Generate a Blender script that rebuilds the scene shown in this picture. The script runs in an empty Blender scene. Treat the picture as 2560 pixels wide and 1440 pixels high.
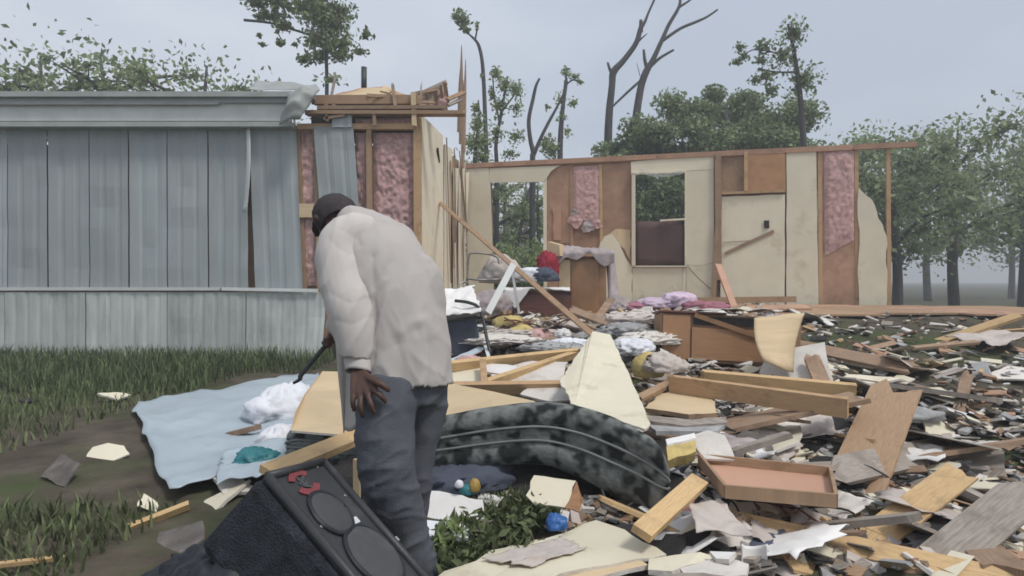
import bpy, bmesh, math, random
import numpy as np
from mathutils import Vector, Matrix, noise
random.seed(7); np.random.seed(7)
scene = bpy.context.scene
C = scene.collection
R = math.radians
V = Vector
# ------------------------------------------------------------------ camera
FPX, HZ, EYE = 1560.0, 700.0, 1.2
cam = bpy.data.cameras.new('camera'); camo = bpy.data.objects.new('camera', cam); C.objects.link(camo)
cam.sensor_fit = 'HORIZONTAL'; cam.sensor_width = 36.0; cam.lens = 36.0 * FPX / 2560.0
cam.shift_y = -20.0 / 2560.0; cam.clip_start = 0.05; cam.clip_end = 3000
camo.location = (0, 0, EYE); camo.rotation_euler = (R(90), 0, 0)
scene.camera = camo
# ------------------------------------------------------------------ overcast sky and sun
SUN_EL, SUN_AZ = R(58), R(130)          # azimuth clockwise from +Y
w = bpy.data.worlds.new('World'); scene.world = w; w.use_nodes = True
nt = w.node_tree; nt.nodes.clear()
out = nt.nodes.new('ShaderNodeOutputWorld'); bg = nt.nodes.new('ShaderNodeBackground')
sky = nt.nodes.new('ShaderNodeTexSky'); sky.sky_type = 'NISHITA'; sky.sun_disc = False
sky.sun_elevation = SUN_EL; sky.sun_rotation = SUN_AZ; sky.air_density = 1.0; sky.dust_density = 4.0
tc = nt.nodes.new('ShaderNodeTexCoord'); mp = nt.nodes.new('ShaderNodeMapping')
mp.inputs['Scale'].default_value = (1.0, 1.0, 2.2); mp.inputs['Location'].default_value = (0.55, 0.1, 0.3)
nz = nt.nodes.new('ShaderNodeTexNoise'); nz.inputs['Scale'].default_value = 1.6; nz.inputs['Detail'].default_value = 4; nz.inputs['Roughness'].default_value = 0.42
rp = nt.nodes.new('ShaderNodeValToRGB')
rp.color_ramp.elements[0].position = 0.36; rp.color_ramp.elements[0].color = (3.45, 3.88, 4.60, 1)
rp.color_ramp.elements[1].position = 0.64; rp.color_ramp.elements[1].color = (5.35, 5.70, 6.25, 1)
mx = nt.nodes.new('ShaderNodeMix'); mx.data_type = 'RGBA'; mx.inputs[0].default_value = 0.93
nt.links.new(tc.outputs['Generated'], mp.inputs['Vector']); nt.links.new(mp.outputs['Vector'], nz.inputs['Vector'])
nt.links.new(nz.outputs['Fac'], rp.inputs['Fac'])
nt.links.new(sky.outputs['Color'], mx.inputs[6]); nt.links.new(rp.outputs['Color'], mx.inputs[7])
nt.links.new(mx.outputs[2], bg.inputs['Color']); bg.inputs['Strength'].default_value = 0.1
nt.links.new(bg.outputs['Background'], out.inputs['Surface'])
sl = bpy.data.lights.new('sun', 'SUN'); sl.energy = 1.5; sl.angle = R(13); sl.color = (1.0, 0.96, 0.9)
so = bpy.data.objects.new('sun', sl); C.objects.link(so)
sd = V((math.sin(SUN_AZ) * math.cos(SUN_EL), math.cos(SUN_AZ) * math.cos(SUN_EL), math.sin(SUN_EL)))
so.rotation_euler = sd.to_track_quat('Z', 'Y').to_euler(); so.location = sd * 40
scene.view_settings.view_transform = 'Standard'; scene.view_settings.look = 'None'
scene.view_settings.gamma = 1.0; scene.view_settings.use_curve_mapping = False
scene.view_settings.exposure = 0.62
scene.render.engine = 'CYCLES'
scene.cycles.use_denoising = True
scene.cycles.filter_width = 1.7

# ------------------------------------------------------------------ helpers
def W(px, py, d): return V(((px - 1280) / FPX * d, d, EYE + (HZ - py) / FPX * d))
def ss(a, b, x):
    t = min(1.0, max(0.0, (x - a) / (b - a))); return t * t * (3 - 2 * t)
def H(x, y):
    a = ss(2.9, 8.2, y) * (1 - ss(12.3, 13.2, y)); b = ss(-2.3, -0.7, x - 0.02 * y); c = 1 - ss(7.5, 12, x)
    f = ss(1.0, 3.0, y) * (1 - ss(12, 14, y))
    n = noise.noise(V((x * 1.3, y * 1.3, 3.1))) * .05 + noise.noise(V((x * 4, y * 4, 1.7))) * .03
    return .70 * a * b * c + n * f * (.25 + .75 * b * c)
def G(px, py, lift=0.0):
    """point of the debris surface seen at a pixel"""
    d = 1.2
    while d < 60:
        p = W(px, py, d)
        if p.z <= H(p.x, p.y) + lift: return p
        d += 0.03
    return W(px, py, 60)
ORG = {}
def link(o, parent=None):
    C.objects.link(o)
    if parent is not None: o.parent = parent
    return o
def tag(o, label, cat, group=None):
    o['label'] = label; o['category'] = cat
    if group: o['group'] = group
    return o
def thing(name, label, cat, loc, group=None):
    o = bpy.data.objects.new(name, None); C.objects.link(o); o.location = loc; ORG[o] = V(loc)
    o.empty_display_size = .1
    return tag(o, label, cat, group)
def mk(name, verts, faces, m, parent=None, axis=None, smooth=False, mats=None, fmat=None):
    vs = np.array([tuple(v) for v in verts], dtype=float)
    if parent is None:
        org = V((vs[:, 0].mean(), vs[:, 1].mean(), vs[:, 2].min()))
    else: org = ORG[parent]
    me = bpy.data.meshes.new(name)
    loc = vs - np.array(org)
    me.from_pydata(loc.tolist(), [], [tuple(f) for f in faces])
    if mats:
        for q in mats: me.materials.append(q)
        if fmat is not None: me.polygons.foreach_set('material_index', fmat)
    else: me.materials.append(m)
    if smooth: me.polygons.foreach_set('use_smooth', [True] * len(me.polygons))
    if axis is not None:
        a = V(axis).normalized(); b = a.orthogonal().normalized(); c = a.cross(b)
        uv = me.uv_layers.new(name='UVMap')
        li = np.empty(len(me.loops), dtype=np.int32); me.loops.foreach_get('vertex_index', li)
        P = loc[li]
        arr = np.stack([P @ np.array(a), P @ np.array(b) + P @ np.array(c)], 1)
        uv.data.foreach_set('uv', arr.ravel())
    me.update()
    o = bpy.data.objects.new(name, me); link(o, parent)
    if parent is None: o.location = org
    ORG[o] = org
    return o
def box_vf(M, x, y, z):
    vs = [M @ V((a, b, c)) for c in z for b in y for a in x]
    fs = [(0, 2, 3, 1), (4, 5, 7, 6), (0, 1, 5, 4), (2, 6, 7, 3), (0, 4, 6, 2), (1, 3, 7, 5)]
    return vs, fs
def bevel(o, wd=.004, seg=2):
    m = o.modifiers.new('bevel', 'BEVEL'); m.width = wd; m.segments = seg; m.limit_method = 'ANGLE'
    return o
def solid(o, t, off=0):
    m = o.modifiers.new('solid', 'SOLIDIFY'); m.thickness = t; m.offset = off
    return o
def fbox(name, M, x, y, z, m, parent=None, bev=0, axis=None):
    vs, fs = box_vf(M, x, y, z)
    if axis is None:
        k = max(((x[1] - x[0]), 0), ((y[1] - y[0]), 1), ((z[1] - z[0]), 2))[1]
        axis = M.to_3x3() @ V([1 if i == k else 0 for i in range(3)])
    o = mk(name, vs, fs, m, parent, axis=axis)
    if bev: bevel(o, bev)
    return o
def frame(o, xa, up=V((0, 0, 1))):
    xa = V(xa).normalized(); ya = V(up).cross(xa)
    if ya.length < 1e-4: ya = V((0, 1, 0)).cross(xa)
    ya.normalize(); za = xa.cross(ya)
    M = Matrix((xa, ya, za)).transposed().to_4x4(); M.translation = o
    return M
def board(name, p0, p1, wd, th, m, parent=None, up=V((0, 0, 1)), jag=(0, 0), roll=0.0, seed=None):
    """a plank from p0 to p1; width across, thickness along up; jag = splinter length at each end"""
    p0, p1 = V(p0), V(p1); M = frame(p0, p1 - p0, up) @ Matrix.Rotation(roll, 4, 'X'); L = (p1 - p0).length
    rn = random.Random(seed if seed is not None else int(L * 9999) + int(p0.x * 1000))
    n = 5
    vs = []; fs = []
    for k in range(n):
        y = -wd / 2 + wd * k / (n - 1)
        j0 = -rn.random() * jag[0] if jag[0] else 0; j1 = rn.random() * jag[1] if jag[1] else 0
        for z in (-th / 2, th / 2):
            vs.append(M @ V((j0, y, z))); vs.append(M @ V((L + j1 + (rn.uniform(-.3, .3) * jag[1]), y, z)))
    for k in range(n - 1):
        a = 4 * k; b = 4 * (k + 1)
        fs += [(a, a + 1, b + 1, b), (a + 2, b + 2, b + 3, a + 3), (a, b, b + 2, a + 2), (a + 1, a + 3, b + 3, b + 1)]
    fs += [(0, 2, 3, 1), (4 * n - 4, 4 * n - 3, 4 * n - 1, 4 * n - 2)]
    return mk(name, vs, fs, m, parent, axis=p1 - p0)
def newell(pts):
    n = V((0, 0, 0))
    for i in range(len(pts)):
        a, b = pts[i], pts[(i + 1) % len(pts)]
        n += V(((a.y - b.y) * (a.z + b.z), (a.z - b.z) * (a.x + b.x), (a.x - b.x) * (a.y + b.y)))
    return n.normalized()
def panel(name, pts, th, m, parent=None, axis=None, core=None, rag=0.0, seed=1):
    """flat piece with an outline of its own and real thickness; rag roughens the outline, core colours the broken edge"""
    pts = [V(p) for p in pts]
    n = newell(pts)
    if n.dot(V((0, 0, EYE)) - pts[0]) < 0: pts = pts[::-1]; n = -n
    if rag:
        rn = random.Random(seed); q = []
        for i in range(len(pts)):
            a, b = pts[i], pts[(i + 1) % len(pts)]; L = (b - a).length
            k = max(1, min(9, int(L / (rag * 6)))); side = (b - a).cross(n).normalized()
            for j in range(k):
                q.append(a.lerp(b, j / k) + (side * rn.uniform(-rag, rag) if j else V((0, 0, 0))))
        pts = q
    N = len(pts); c = V((0, 0, 0))
    vs = pts + [p - n * th for p in pts]
    fs = [tuple(range(N)), tuple(range(2 * N - 1, N - 1, -1))] + [(i, i + N, (i + 1) % N + N, (i + 1) % N) for i in range(N)]
    ax = axis if axis is not None else pts[1] - pts[0]
    return mk(name, vs, fs, m, parent, axis=ax, mats=[m, core] if core else None, fmat=[0, 0] + [1] * N if core else None)
def surf(name, f, nu, nv, m, parent=None, th=0.0, smooth=True, axis=None, sub=0):
    vs = [f(i / nu, j / nv) for j in range(nv + 1) for i in range(nu + 1)]
    fs = [(j * (nu + 1) + i, j * (nu + 1) + i + 1, (j + 1) * (nu + 1) + i + 1, (j + 1) * (nu + 1) + i) for j in range(nv) for i in range(nu)]
    o = mk(name, vs, fs, m, parent, smooth=smooth, axis=axis or V((1, 0, 0)))
    if th: solid(o, th)
    if sub:
        s = o.modifiers.new('sub', 'SUBSURF'); s.levels = sub; s.render_levels = sub
    return o
def bil(a, b, c, d):
    a, b, c, d = V(a), V(b), V(c), V(d)
    return lambda u, v: (a * (1 - u) + b * u) * (1 - v) + (d * (1 - u) + c * u) * v
def nz3(p, s, o=0.0): return noise.noise(V((p[0] * s + o, p[1] * s + o * .7, p[2] * s - o)))
def ridg(p, s, o=0.0): return 1 - 2 * abs(nz3(p, s, o))
def cloth(name, quad, m, parent=None, amp=.03, sc=6, seed=0, n=22, th=.004, sag=0.0, rag=0.0):
    f0 = bil(*quad); nr = newell([V(q) for q in quad])
    if nr.z < 0: nr = -nr
    def f(u, v):
        uu = u + rag * nz3((u * 3, v * 3, seed), 2.0, 5) * (1 if 0 < u < 1 or True else 0); vv = v + rag * nz3((u * 3, v * 3, seed), 2.0, 9)
        p = f0(uu, vv)
        return p + nr * (amp * (ridg(p, sc, seed) * .6 + nz3(p, sc * 2.3, seed + 4) * .4) - sag * (u * (1 - u) * v * (1 - v)) * 16)
    return surf(name, f, n, n, m, parent, th=th)
def heap(name, c, r, m, parent=None, seed=0, amp=.35, sc=3.0, n=28):
    n = int(n * 1.7)
    """crumpled mass of cloth or paper"""
    c = V(c); vs = []; fs = []; k = n // 2
    for j in range(k + 1):
        th = math.pi * j / k
        for i in range(n):
            ph = 2 * math.pi * i / n
            q = V((math.sin(th) * math.cos(ph), math.sin(th) * math.sin(ph), math.cos(th)))
            wq = q + V((nz3(q, 1.6, seed + 1), nz3(q, 1.6, seed + 2), nz3(q, 1.6, seed + 5))) * .55
            s = 1 + amp * (.7 * nz3(q, .9, seed + 3) + .45 * ridg(wq, sc, seed) + .38 * ridg(wq, sc * 2.1, seed + 8) + .22 * ridg(wq, sc * 4.3, seed + 11))
            p = V((q.x * r[0], q.y * r[1], q.z * r[2])) * s
            if p.z < -r[2] * .45: p.z = -r[2] * .45 + (p.z + r[2] * .45) * .1
            vs.append(c + p)
    for j in range(k):
        for i in range(n):
            fs.append((j * n + i, (j + 1) * n + i, (j + 1) * n + (i + 1) % n, j * n + (i + 1) % n))
    return mk(name, vs, fs, m, parent, smooth=True)
def catmull(pts, k):
    P = [np.array(p, dtype=float) for p in pts]; res = []
    for i in range(len(P) - 1):
        a = P[max(i - 1, 0)]; b = P[i]; c = P[i + 1]; d = P[min(i + 2, len(P) - 1)]
        for j in range(k):
            t = j / k
            res.append(.5 * ((2 * b) + (c - a) * t + (2 * a - 5 * b + 4 * c - d) * t * t + (3 * b - a - 3 * c + d) * t ** 3))
    res.append(P[-1]); return res
def tube_vf(pts, seg=10, ref=None, k=4, base=0, cap=True):
    """pts: (x,y,z,a[,b]); elliptical section with a along ref and b across"""
    pts = [tuple(p) if len(p) == 5 else (p[0], p[1], p[2], p[3], p[3]) for p in pts]
    Q = catmull(pts, k) if k > 1 else [np.array(p, dtype=float) for p in pts]
    vs = []; fs = []; prev = None
    for i, q in enumerate(Q):
        c = V(q[:3]); t = V(Q[min(i + 1, len(Q) - 1)][:3]) - V(Q[max(i - 1, 0)][:3])
        t = t.normalized() if t.length > 1e-9 else V((0, 0, 1))
        u = V(ref) if ref is not None else (prev if prev is not None else t.orthogonal())
        u = u - t * u.dot(t); u.normalize(); prev = u; b = t.cross(u)
        for s in range(seg):
            an = 2 * math.pi * s / seg
            vs.append(c + u * (math.cos(an) * q[3]) + b * (math.sin(an) * q[4]))
    n = len(Q)
    for i in range(n - 1):
        for s in range(seg):
            fs.append((base + i * seg + s, base + i * seg + (s + 1) % seg, base + (i + 1) * seg + (s + 1) % seg, base + (i + 1) * seg + s))
    if cap:
        fs.append(tuple(base + s for s in range(seg - 1, -1, -1))); fs.append(tuple(base + (n - 1) * seg + s for s in range(seg)))
    return vs, fs
def tubes(name, lines, m, parent=None, seg=8, k=4, ref=None, smooth=True):
    vs, fs = [], []
    for l in lines:
        a, b = tube_vf(l, seg, ref, k, len(vs)); vs += a; fs += b
    return mk(name, vs, fs, m, parent, smooth=smooth)
# ------------------------------------------------------------------ procedural materials
def mat(name, col, rough=.8, var=.25, scale=5, bump=0.0, bscale=30, stain=None, stain_amt=.5, sscale=2.0, sth=.55, metallic=0.0,
        uvw=None, rnd=.12, spec=.3, island=0.0, trans=0.0, stretch=None, detail=4, sheen=0, sdetail=6, srough=.7):
    m = bpy.data.materials.new(name); m.use_nodes = True; n = m.node_tree.nodes; l = m.node_tree.links
    b = n['Principled BSDF']; b.inputs['Roughness'].default_value = rough; b.inputs['Metallic'].default_value = metallic
    b.inputs['Specular IOR Level'].default_value = spec
    t = n.new('ShaderNodeTexCoord'); mpn = n.new('ShaderNodeMapping'); oi = n.new('ShaderNodeObjectInfo')
    l.new(t.outputs['UV' if uvw else 'Object'], mpn.inputs['Vector'])
    s = uvw or stretch or (1, 1, 1)
    mpn.inputs['Scale'].default_value = s
    mu = n.new('ShaderNodeMath'); mu.operation = 'MULTIPLY'; mu.inputs[1].default_value = 37.0; l.new(oi.outputs['Random'], mu.inputs[0])
    cb = n.new('ShaderNodeCombineXYZ'); l.new(mu.outputs[0], cb.inputs[0]); l.new(mu.outputs[0], cb.inputs[1]); l.new(cb.outputs[0], mpn.inputs['Location'])
    a = n.new('ShaderNodeTexNoise'); a.inputs['Scale'].default_value = scale; a.inputs['Detail'].default_value = detail; a.inputs['Roughness'].default_value = .62
    l.new(mpn.outputs[0], a.inputs['Vector'])
    r = n.new('ShaderNodeValToRGB'); c = col
    r.color_ramp.elements[0].position = .28; r.color_ramp.elements[1].position = .72
    r.color_ramp.elements[0].color = (c[0] * (1 - var), c[1] * (1 - var), c[2] * (1 - var), 1)
    r.color_ramp.elements[1].color = (min(1, c[0] * (1 + var)), min(1, c[1] * (1 + var)), min(1, c[2] * (1 + var)), 1)
    l.new(a.outputs['Fac'], r.inputs['Fac']); cur = r.outputs['Color']
    if stain:
        sn = n.new('ShaderNodeTexNoise'); sn.inputs['Scale'].default_value = sscale; sn.inputs['Detail'].default_value = sdetail; sn.inputs['Roughness'].default_value = srough
        mp2 = n.new('ShaderNodeMapping'); l.new(t.outputs['Object'], mp2.inputs['Vector']); l.new(cb.outputs[0], mp2.inputs['Location'])
        if stretch: mp2.inputs['Scale'].default_value = stretch
        l.new(mp2.outputs[0], sn.inputs['Vector'])
        mr = n.new('ShaderNodeMapRange'); mr.inputs[1].default_value = sth; mr.inputs[2].default_value = sth + .16; mr.inputs[4].default_value = stain_amt
        l.new(sn.outputs['Fac'], mr.inputs[0])
        mm = n.new('ShaderNodeMix'); mm.data_type = 'RGBA'; mm.inputs[7].default_value = (*stain, 1)
        l.new(mr.outputs[0], mm.inputs[0]); l.new(cur, mm.inputs[6]); cur = mm.outputs[2]
    hs = n.new('ShaderNodeHueSaturation'); l.new(cur, hs.inputs['Color'])
    mr2 = n.new('ShaderNodeMapRange'); amt = island or rnd
    mr2.inputs[3].default_value = 1 - amt; mr2.inputs[4].default_value = 1 + amt
    if island:
        ge = n.new('ShaderNodeNewGeometry'); l.new(ge.outputs['Random Per Island'], mr2.inputs[0])
    else: l.new(oi.outputs['Random'], mr2.inputs[0])
    l.new(mr2.outputs[0], hs.inputs['Value']); l.new(hs.outputs[0], b.inputs['Base Color'])
    if bump:
        bn = n.new('ShaderNodeTexNoise'); bn.inputs['Scale'].default_value = bscale; bn.inputs['Detail'].default_value = 5
        l.new(mpn.outputs[0], bn.inputs['Vector'])
        bm_ = n.new('ShaderNodeBump'); bm_.inputs['Strength'].default_value = bump; bm_.inputs['Distance'].default_value = .02
        l.new(bn.outputs['Fac'], bm_.inputs['Height']); l.new(bm_.outputs[0], b.inputs['Normal'])
    if trans:
        tr = n.new('ShaderNodeBsdfTranslucent'); l.new(hs.outputs[0], tr.inputs['Color'])
        ms = n.new('ShaderNodeMixShader'); ms.inputs[0].default_value = trans
        o = n['Material Output']; l.new(b.outputs[0], ms.inputs[1]); l.new(tr.outputs[0], ms.inputs[2]); l.new(ms.outputs[0], o.inputs['Surface'])
    return m
GR = (3, 45, 1)
M = {}
M['siding'] = mat('siding', (.33, .365, .375), .55, .08, 2, .08, 20, (.36, .38, .37), .5, .8, .5, stretch=(3, 3, .5), spec=.4)
M['skirt'] = mat('skirt', (.44, .48, .455), .55, .14, 2, .1, 20, (.22, .25, .22), .6, .9, .52, stretch=(4, 4, .6))
M['roofmetal'] = mat('roofmetal', (.33, .345, .335), .5, .15, 3, .05, 20, (.2, .2, .19), .6, 2, .56)
M['whitemetal'] = mat('whitemetal', (.60, .62, .60), .45, .1, 3, 0, 20, (.35, .34, .3), .5, 2, .6)
M['cream'] = mat('cream', (.67, .615, .48), .8, .07, 2, .06, 60, (.42, .34, .24), .65, 1.7, .57, rnd=.08)
M['creamdirty'] = mat('creamdirty', (.65, .60, .465), .8, .08, 2, .06, 60, (.34, .27, .18), .6, 3.2, .56, rnd=.08)
M['gypsum'] = mat('gypsum', (.62, .58, .53), .9, .12, 8, .2, 60, (.35, .27, .22), .5, 5, .55)
M['pink'] = mat('pink', (.56, .36, .34), 1, .35, 14, .9, 70, (.33, .16, .11), .5, 5, .60, rnd=.06, spec=.05)
M['sheath'] = mat('sheath', (.40, .245, .165), .9, .2, 3, .1, 50, (.25, .135, .085), .7, 2.5, .53, rnd=.12)
M['orangeply'] = mat('orangeply', (.44, .245, .13), .8, .2, 3, 0, 30, (.28, .12, .05), .6, 2.5, .55, uvw=None)
M['lumber'] = mat('lumber', (.56, .385, .20), .8, .22, 3, .12, 6, (.30, .20, .12), .7, 4, .54, uvw=GR)
M['lumberdark'] = mat('lumberdark', (.34, .225, .14), .85, .25, 3, .15, 6, (.17, .10, .06), .6, 4, .55, uvw=GR)
M['lumberorange'] = mat('lumberorange', (.45, .295, .165), .8, .22, 3, .12, 6, (.24, .14, .08), .7, 4, .54, uvw=GR)
M['lumbergrey'] = mat('lumbergrey', (.30, .26, .225), .9, .3, 3, .2, 6, (.14, .12, .10), .6, 4, .52, uvw=GR)
M['splinter'] = mat('splinter', (.30, .205, .14), .9, .3, 3, .2, 6, (.14, .09, .06), .6, 4, .52, uvw=GR)
M['plytan'] = mat('plytan', (.58, .45, .285), .8, .12, 1.5, .05, 8, (.42, .30, .19), .6, 2.2, .58, uvw=(1, 9, 1))
M['veneer'] = mat('veneer', (.30, .165, .085), .5, .2, 1.6, .04, 6, (.18, .09, .05), .5, 3, .6, uvw=(2, 18, 1), spec=.4)
M['veneerdark'] = mat('veneerdark', (.135, .055, .04), .5, .25, 1.6, .04, 6, (.06, .03, .02), .5, 3, .6, uvw=(2, 18, 1), spec=.4)
M['drawer'] = mat('drawer', (.47, .275, .19), .6, .1, 1.6, .03, 6, (.33, .18, .12), .5, 3, .6, uvw=(2, 12, 1))
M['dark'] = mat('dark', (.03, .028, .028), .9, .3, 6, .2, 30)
M['maroon'] = mat('maroon', (.085, .045, .043), .45, .25, 2, .05, 9, (.13, .075, .07), .5, 2, .55)
M['white'] = mat('white', (.72, .70, .68), .8, .08, 5, .1, 40, (.48, .43, .38), .5, 4, .6)
M['whitecloth'] = mat('whitecloth', (.68, .69, .73), .95, .07, 5, .15, 60, (.5, .48, .46), .4, 4, .62, spec=.05)
M['bluesheet'] = mat('bluesheet', (.40, .47, .52), .55, .1, 1.5, .05, 12, (.27, .31, .33), .5, 2.4, .55, spec=.35)
M['greycloth'] = mat('greycloth', (.36, .31, .31), .95, .2, 6, .2, 60, (.2, .15, .15), .6, 5, .55, spec=.05)
M['lilac'] = mat('lilac', (.58, .46, .56), .95, .15, 5, .2, 60, (.4, .2, .28), .7, 5, .55, spec=.05)
M['mauve'] = mat('mauve', (.36, .16, .20), .95, .2, 5, .2, 60, (.2, .08, .1), .6, 5, .55, spec=.05)
M['redcloth'] = mat('redcloth', (.24, .03, .045), .95, .3, 6, .2, 60, spec=.05)
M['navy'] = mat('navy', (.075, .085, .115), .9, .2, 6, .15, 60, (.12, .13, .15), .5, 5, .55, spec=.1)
M['steel'] = mat('steel', (.30, .29, .27), .45, .2, 8, 0, 30, (.17, .10, .07), .6, 9, .55, metallic=.5)
M['darksteel'] = mat('darksteel', (.05, .055, .055), .5, .2, 8, 0, 30, metallic=.4)
M['black'] = mat('black', (.016, .018, .024), .55, .3, 14, .1, 120, (.06, .06, .06), .6, 7, .6, spec=.4)
M['speakerface'] = mat('speakerface', (.040, .041, .044), .42, .15, 9, .08, 150, (.095, .095, .095), .6, 6, .58)
M['speakerside'] = mat('speakerside', (.022, .025, .032), .9, .5, 26, .6, 160, (.05, .055, .07), .8, 12, .55)
M['grille'] = mat('grille', (.075, .077, .081), .6, .1, 30, .4, 380, (.15, .15, .15), .5, 7, .58)
M['logored'] = mat('logored', (.21, .05, .055), .6, .3, 14, 0, 30, (.07, .06, .06), .9, 16, .52)
M['shingle'] = mat('shingle', (.13, .115, .105), .95, .3, 12, .4, 90, (.22, .2, .18), .6, 6, .52)
M['paper'] = mat('paper', (.52, .46, .42), .9, .2, 6, .2, 40, (.3, .22, .17), .6, 6, .54)
M['greyjunk'] = mat('greyjunk', (.34, .34, .34), .8, .25, 9, .2, 40, (.2, .18, .17), .6, 8, .52)
M['bluebit'] = mat('bluebit', (.04, .13, .36), .4, .1, 9)
M['yellowbit'] = mat('yellowbit', (.33, .22, .06), .5, .1, 9)
M['tealbit'] = mat('tealbit', (.03, .15, .17), .5, .1, 9)
M['foam'] = mat('foam', (.53, .42, .18), 1, .25, 9, .4, 40, (.33, .24, .10), .6, 6, .55, spec=.05)
M['bark'] = mat('bark', (.062, .060, .060), .95, .35, 6, .5, 25, (.13, .12, .115), .5, 3, .55, stretch=(1, 1, .3))
M['barkpale'] = mat('barkpale', (.17, .15, .135), .95, .35, 6, .5, 25, (.09, .08, .075), .5, 3, .55, stretch=(1, 1, .3))
M['leaf'] = mat('leaf', (.22, .275, .125), .6, .2, 1.2, island=.4, trans=.4)
M['leafdark'] = mat('leafdark', (.215, .27, .135), .55, .25, .6, island=.45, trans=.38)
M['leafpale'] = mat('leafpale', (.26, .33, .14), .6, .2, 1.2, island=.4, trans=.35)
M['weed'] = mat('weed', (.125, .15, .07), .7, .3, 3, island=.55, trans=.25)
M['grass'] = mat('grass', (.10, .13, .06), .8, .3, 2, island=.5, trans=.2)
M['skin'] = mat('skin', (.075, .038, .027), .5, .18, 30, .06, 120, (.05, .026, .02), .5, 14, .55, spec=.4)
M['shirt'] = mat('shirt', (.485, .452, .43), .95, .035, 7, .03, 160, (.47, .43, .40), .5, 2.2, .54, spec=.08)
M['trousers'] = mat('trousers', (.098, .104, .122), .95, .14, 11, .22, 160, (.115, .117, .13), .6, 5, .56, spec=.08)
M['cap'] = mat('cap', (.064, .056, .061), .95, .12, 20, .3, 200, spec=.08)
M['shoe'] = mat('shoe', (.03, .027, .025), .7, .2, 10)
M['handle'] = mat('handle', (.30, .29, .27), .35, .1, 10, metallic=.8)
M['outlet'] = mat('outlet', (.02, .018, .016), .6, .1, 10)
# ground: one sheet to the horizon, raised under the wreckage
def ground():
    def axis(lo, hi, st, far):
        a = [lo + st * i for i in range(int((hi - lo) / st) + 1)]
        l = []; x, s = lo, st
        while x > -far: s *= 1.6; x -= s; l.append(x)
        r = []; x, s = hi, st
        while x < far: s *= 1.6; x += s; r.append(x)
        return l[::-1] + a + r
    xs = axis(-11, 12, .13, 230); ys = axis(.4, 15, .13, 230)
    vs = [(x, y, H(x, y) - .02 * ss(-2.3, -.7, x) * ss(2.5, 4, y)) for y in ys for x in xs]
    n = len(xs); fs = [(j * n + i, j * n + i + 1, (j + 1) * n + i + 1, (j + 1) * n + i) for j in range(len(ys) - 1) for i in range(n - 1)]
    m = mat('soil', (.085, .072, .055), 1, .45, 3, .6, 25, (.055, .08, .028), .8, .55, .45, rnd=0, spec=.1)
    o = mk('ground', vs, fs, m, smooth=True); o['kind'] = 'structure'
ground()
# ================================================================== the mobile home
# front wall plane at 9.6 m, end partition running back, rear wall seen from inside
FD = 9.6
def FW(px, py, off=0.0): return W(px, py, FD) + V((0, -off, 0))     # point on the front wall plane
def SW(t, z, off=0.0):                                             # point on the partition (t 0 front, 1 back)
    a, b = V((-1.415, 9.6, 0)), V((-1.01, 13.7, 0)); p = a.lerp(b, t); return V((p.x + off, p.y, z))
def BD(px): return 13.46 / (1 + .235 * (px - 1280) / FPX)
BN = V((-.235, -1, 0)).normalized()
def BW(px, py, off=0.0): return W(px, py, BD(px)) + BN * off       # point on the rear wall plane
home = thing('mobile_home', 'storm-wrecked mobile home with roof torn off, pink insulation and cream inside walls exposed', 'mobile home', (-1.4, 9.6, 0))
fw = fbox('front_wall', Matrix.Translation((0, 0, 0)), (-8.2, -1.50), (9.74, 9.80), (.30, 3.30), M['sheath'], home)
# corrugated siding sheets
def siding(px0, px1, y0, y1, m, off=.02, skew=0.0, curl=0.0, rib=.24, bot=0.0, name='siding_sheet', amp=.006, parent=fw):
    a, b = FW(px0, y0), FW(px1, y1)
    wdt = b.x - a.x; nu = max(8, int(wdt / .018)); nv = 8
    def f(u, v):
        s = u * wdt; ph = (s / rib) % 1
        prof = amp if ph < .62 else -amp if .70 < ph < .92 else 0
        x = a.x + s + skew * v; z = a.z + (b.z - a.z) * v - bot * u * v
        y = FD - off - prof - curl * (v ** 2) * (u ** 2) - .02 * nz3((x * 2, z * 2, off), 1.2)
        return V((x, y, z))
    return surf(name, f, nu, nv, m, parent, th=.004, smooth=False)
siding(625, 742, 316, 722, M['siding'], .03, skew=.10)
siding(787, 886, 318, 560, M['siding'], .07, skew=.12, curl=.10)
siding(835, 884, 292, 322, M['siding'], .10, skew=.0)
pxs = [620, 520, 418, 322, 224, 120, 20, -70]
for i in range(7): siding(pxs[i + 1] + 4, pxs[i] + 1, 316, 722, M['siding'], .025 + .006 * (i % 2), skew=.01)
# lower skirting, ending in a curled torn edge
for i, (p0, p1) in enumerate([(620, 816), (424, 618), (222, 422), (20, 220), (-90, 18)]):
    siding(p0, p1, 730, 896, M['skirt'], .05 + .005 * (i % 2), curl=.25 if i == 0 else 0, rib=.19, name='skirting_sheet', amp=.005)
board('trim_strip', FW(560, 722, .07), FW(800, 726, .10), .05, .03, M['whitemetal'], fw, up=V((0, -1, 0)))
board('trim_strip', FW(-90, 722, .07), FW(555, 722, .07), .05, .03, M['whitemetal'], fw, up=V((0, -1, 0)))
board('skirt_rail', FW(-90, 903, .04), FW(770, 903, .04), .05, .05, M['roofmetal'], fw)
# curled white flashing strip at the left
def fl(u, v):
    y = 318 + 215 * v; x = 621 + 13 * u + 9 * math.sin(v * 2.6) - 12 * v * v
    return FW(x, y, .09 + .07 * math.sin(v * 3) + .05 * u)
surf('flashing_strip', fl, 4, 14, M['whitemetal'], fw, th=.004)
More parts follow.
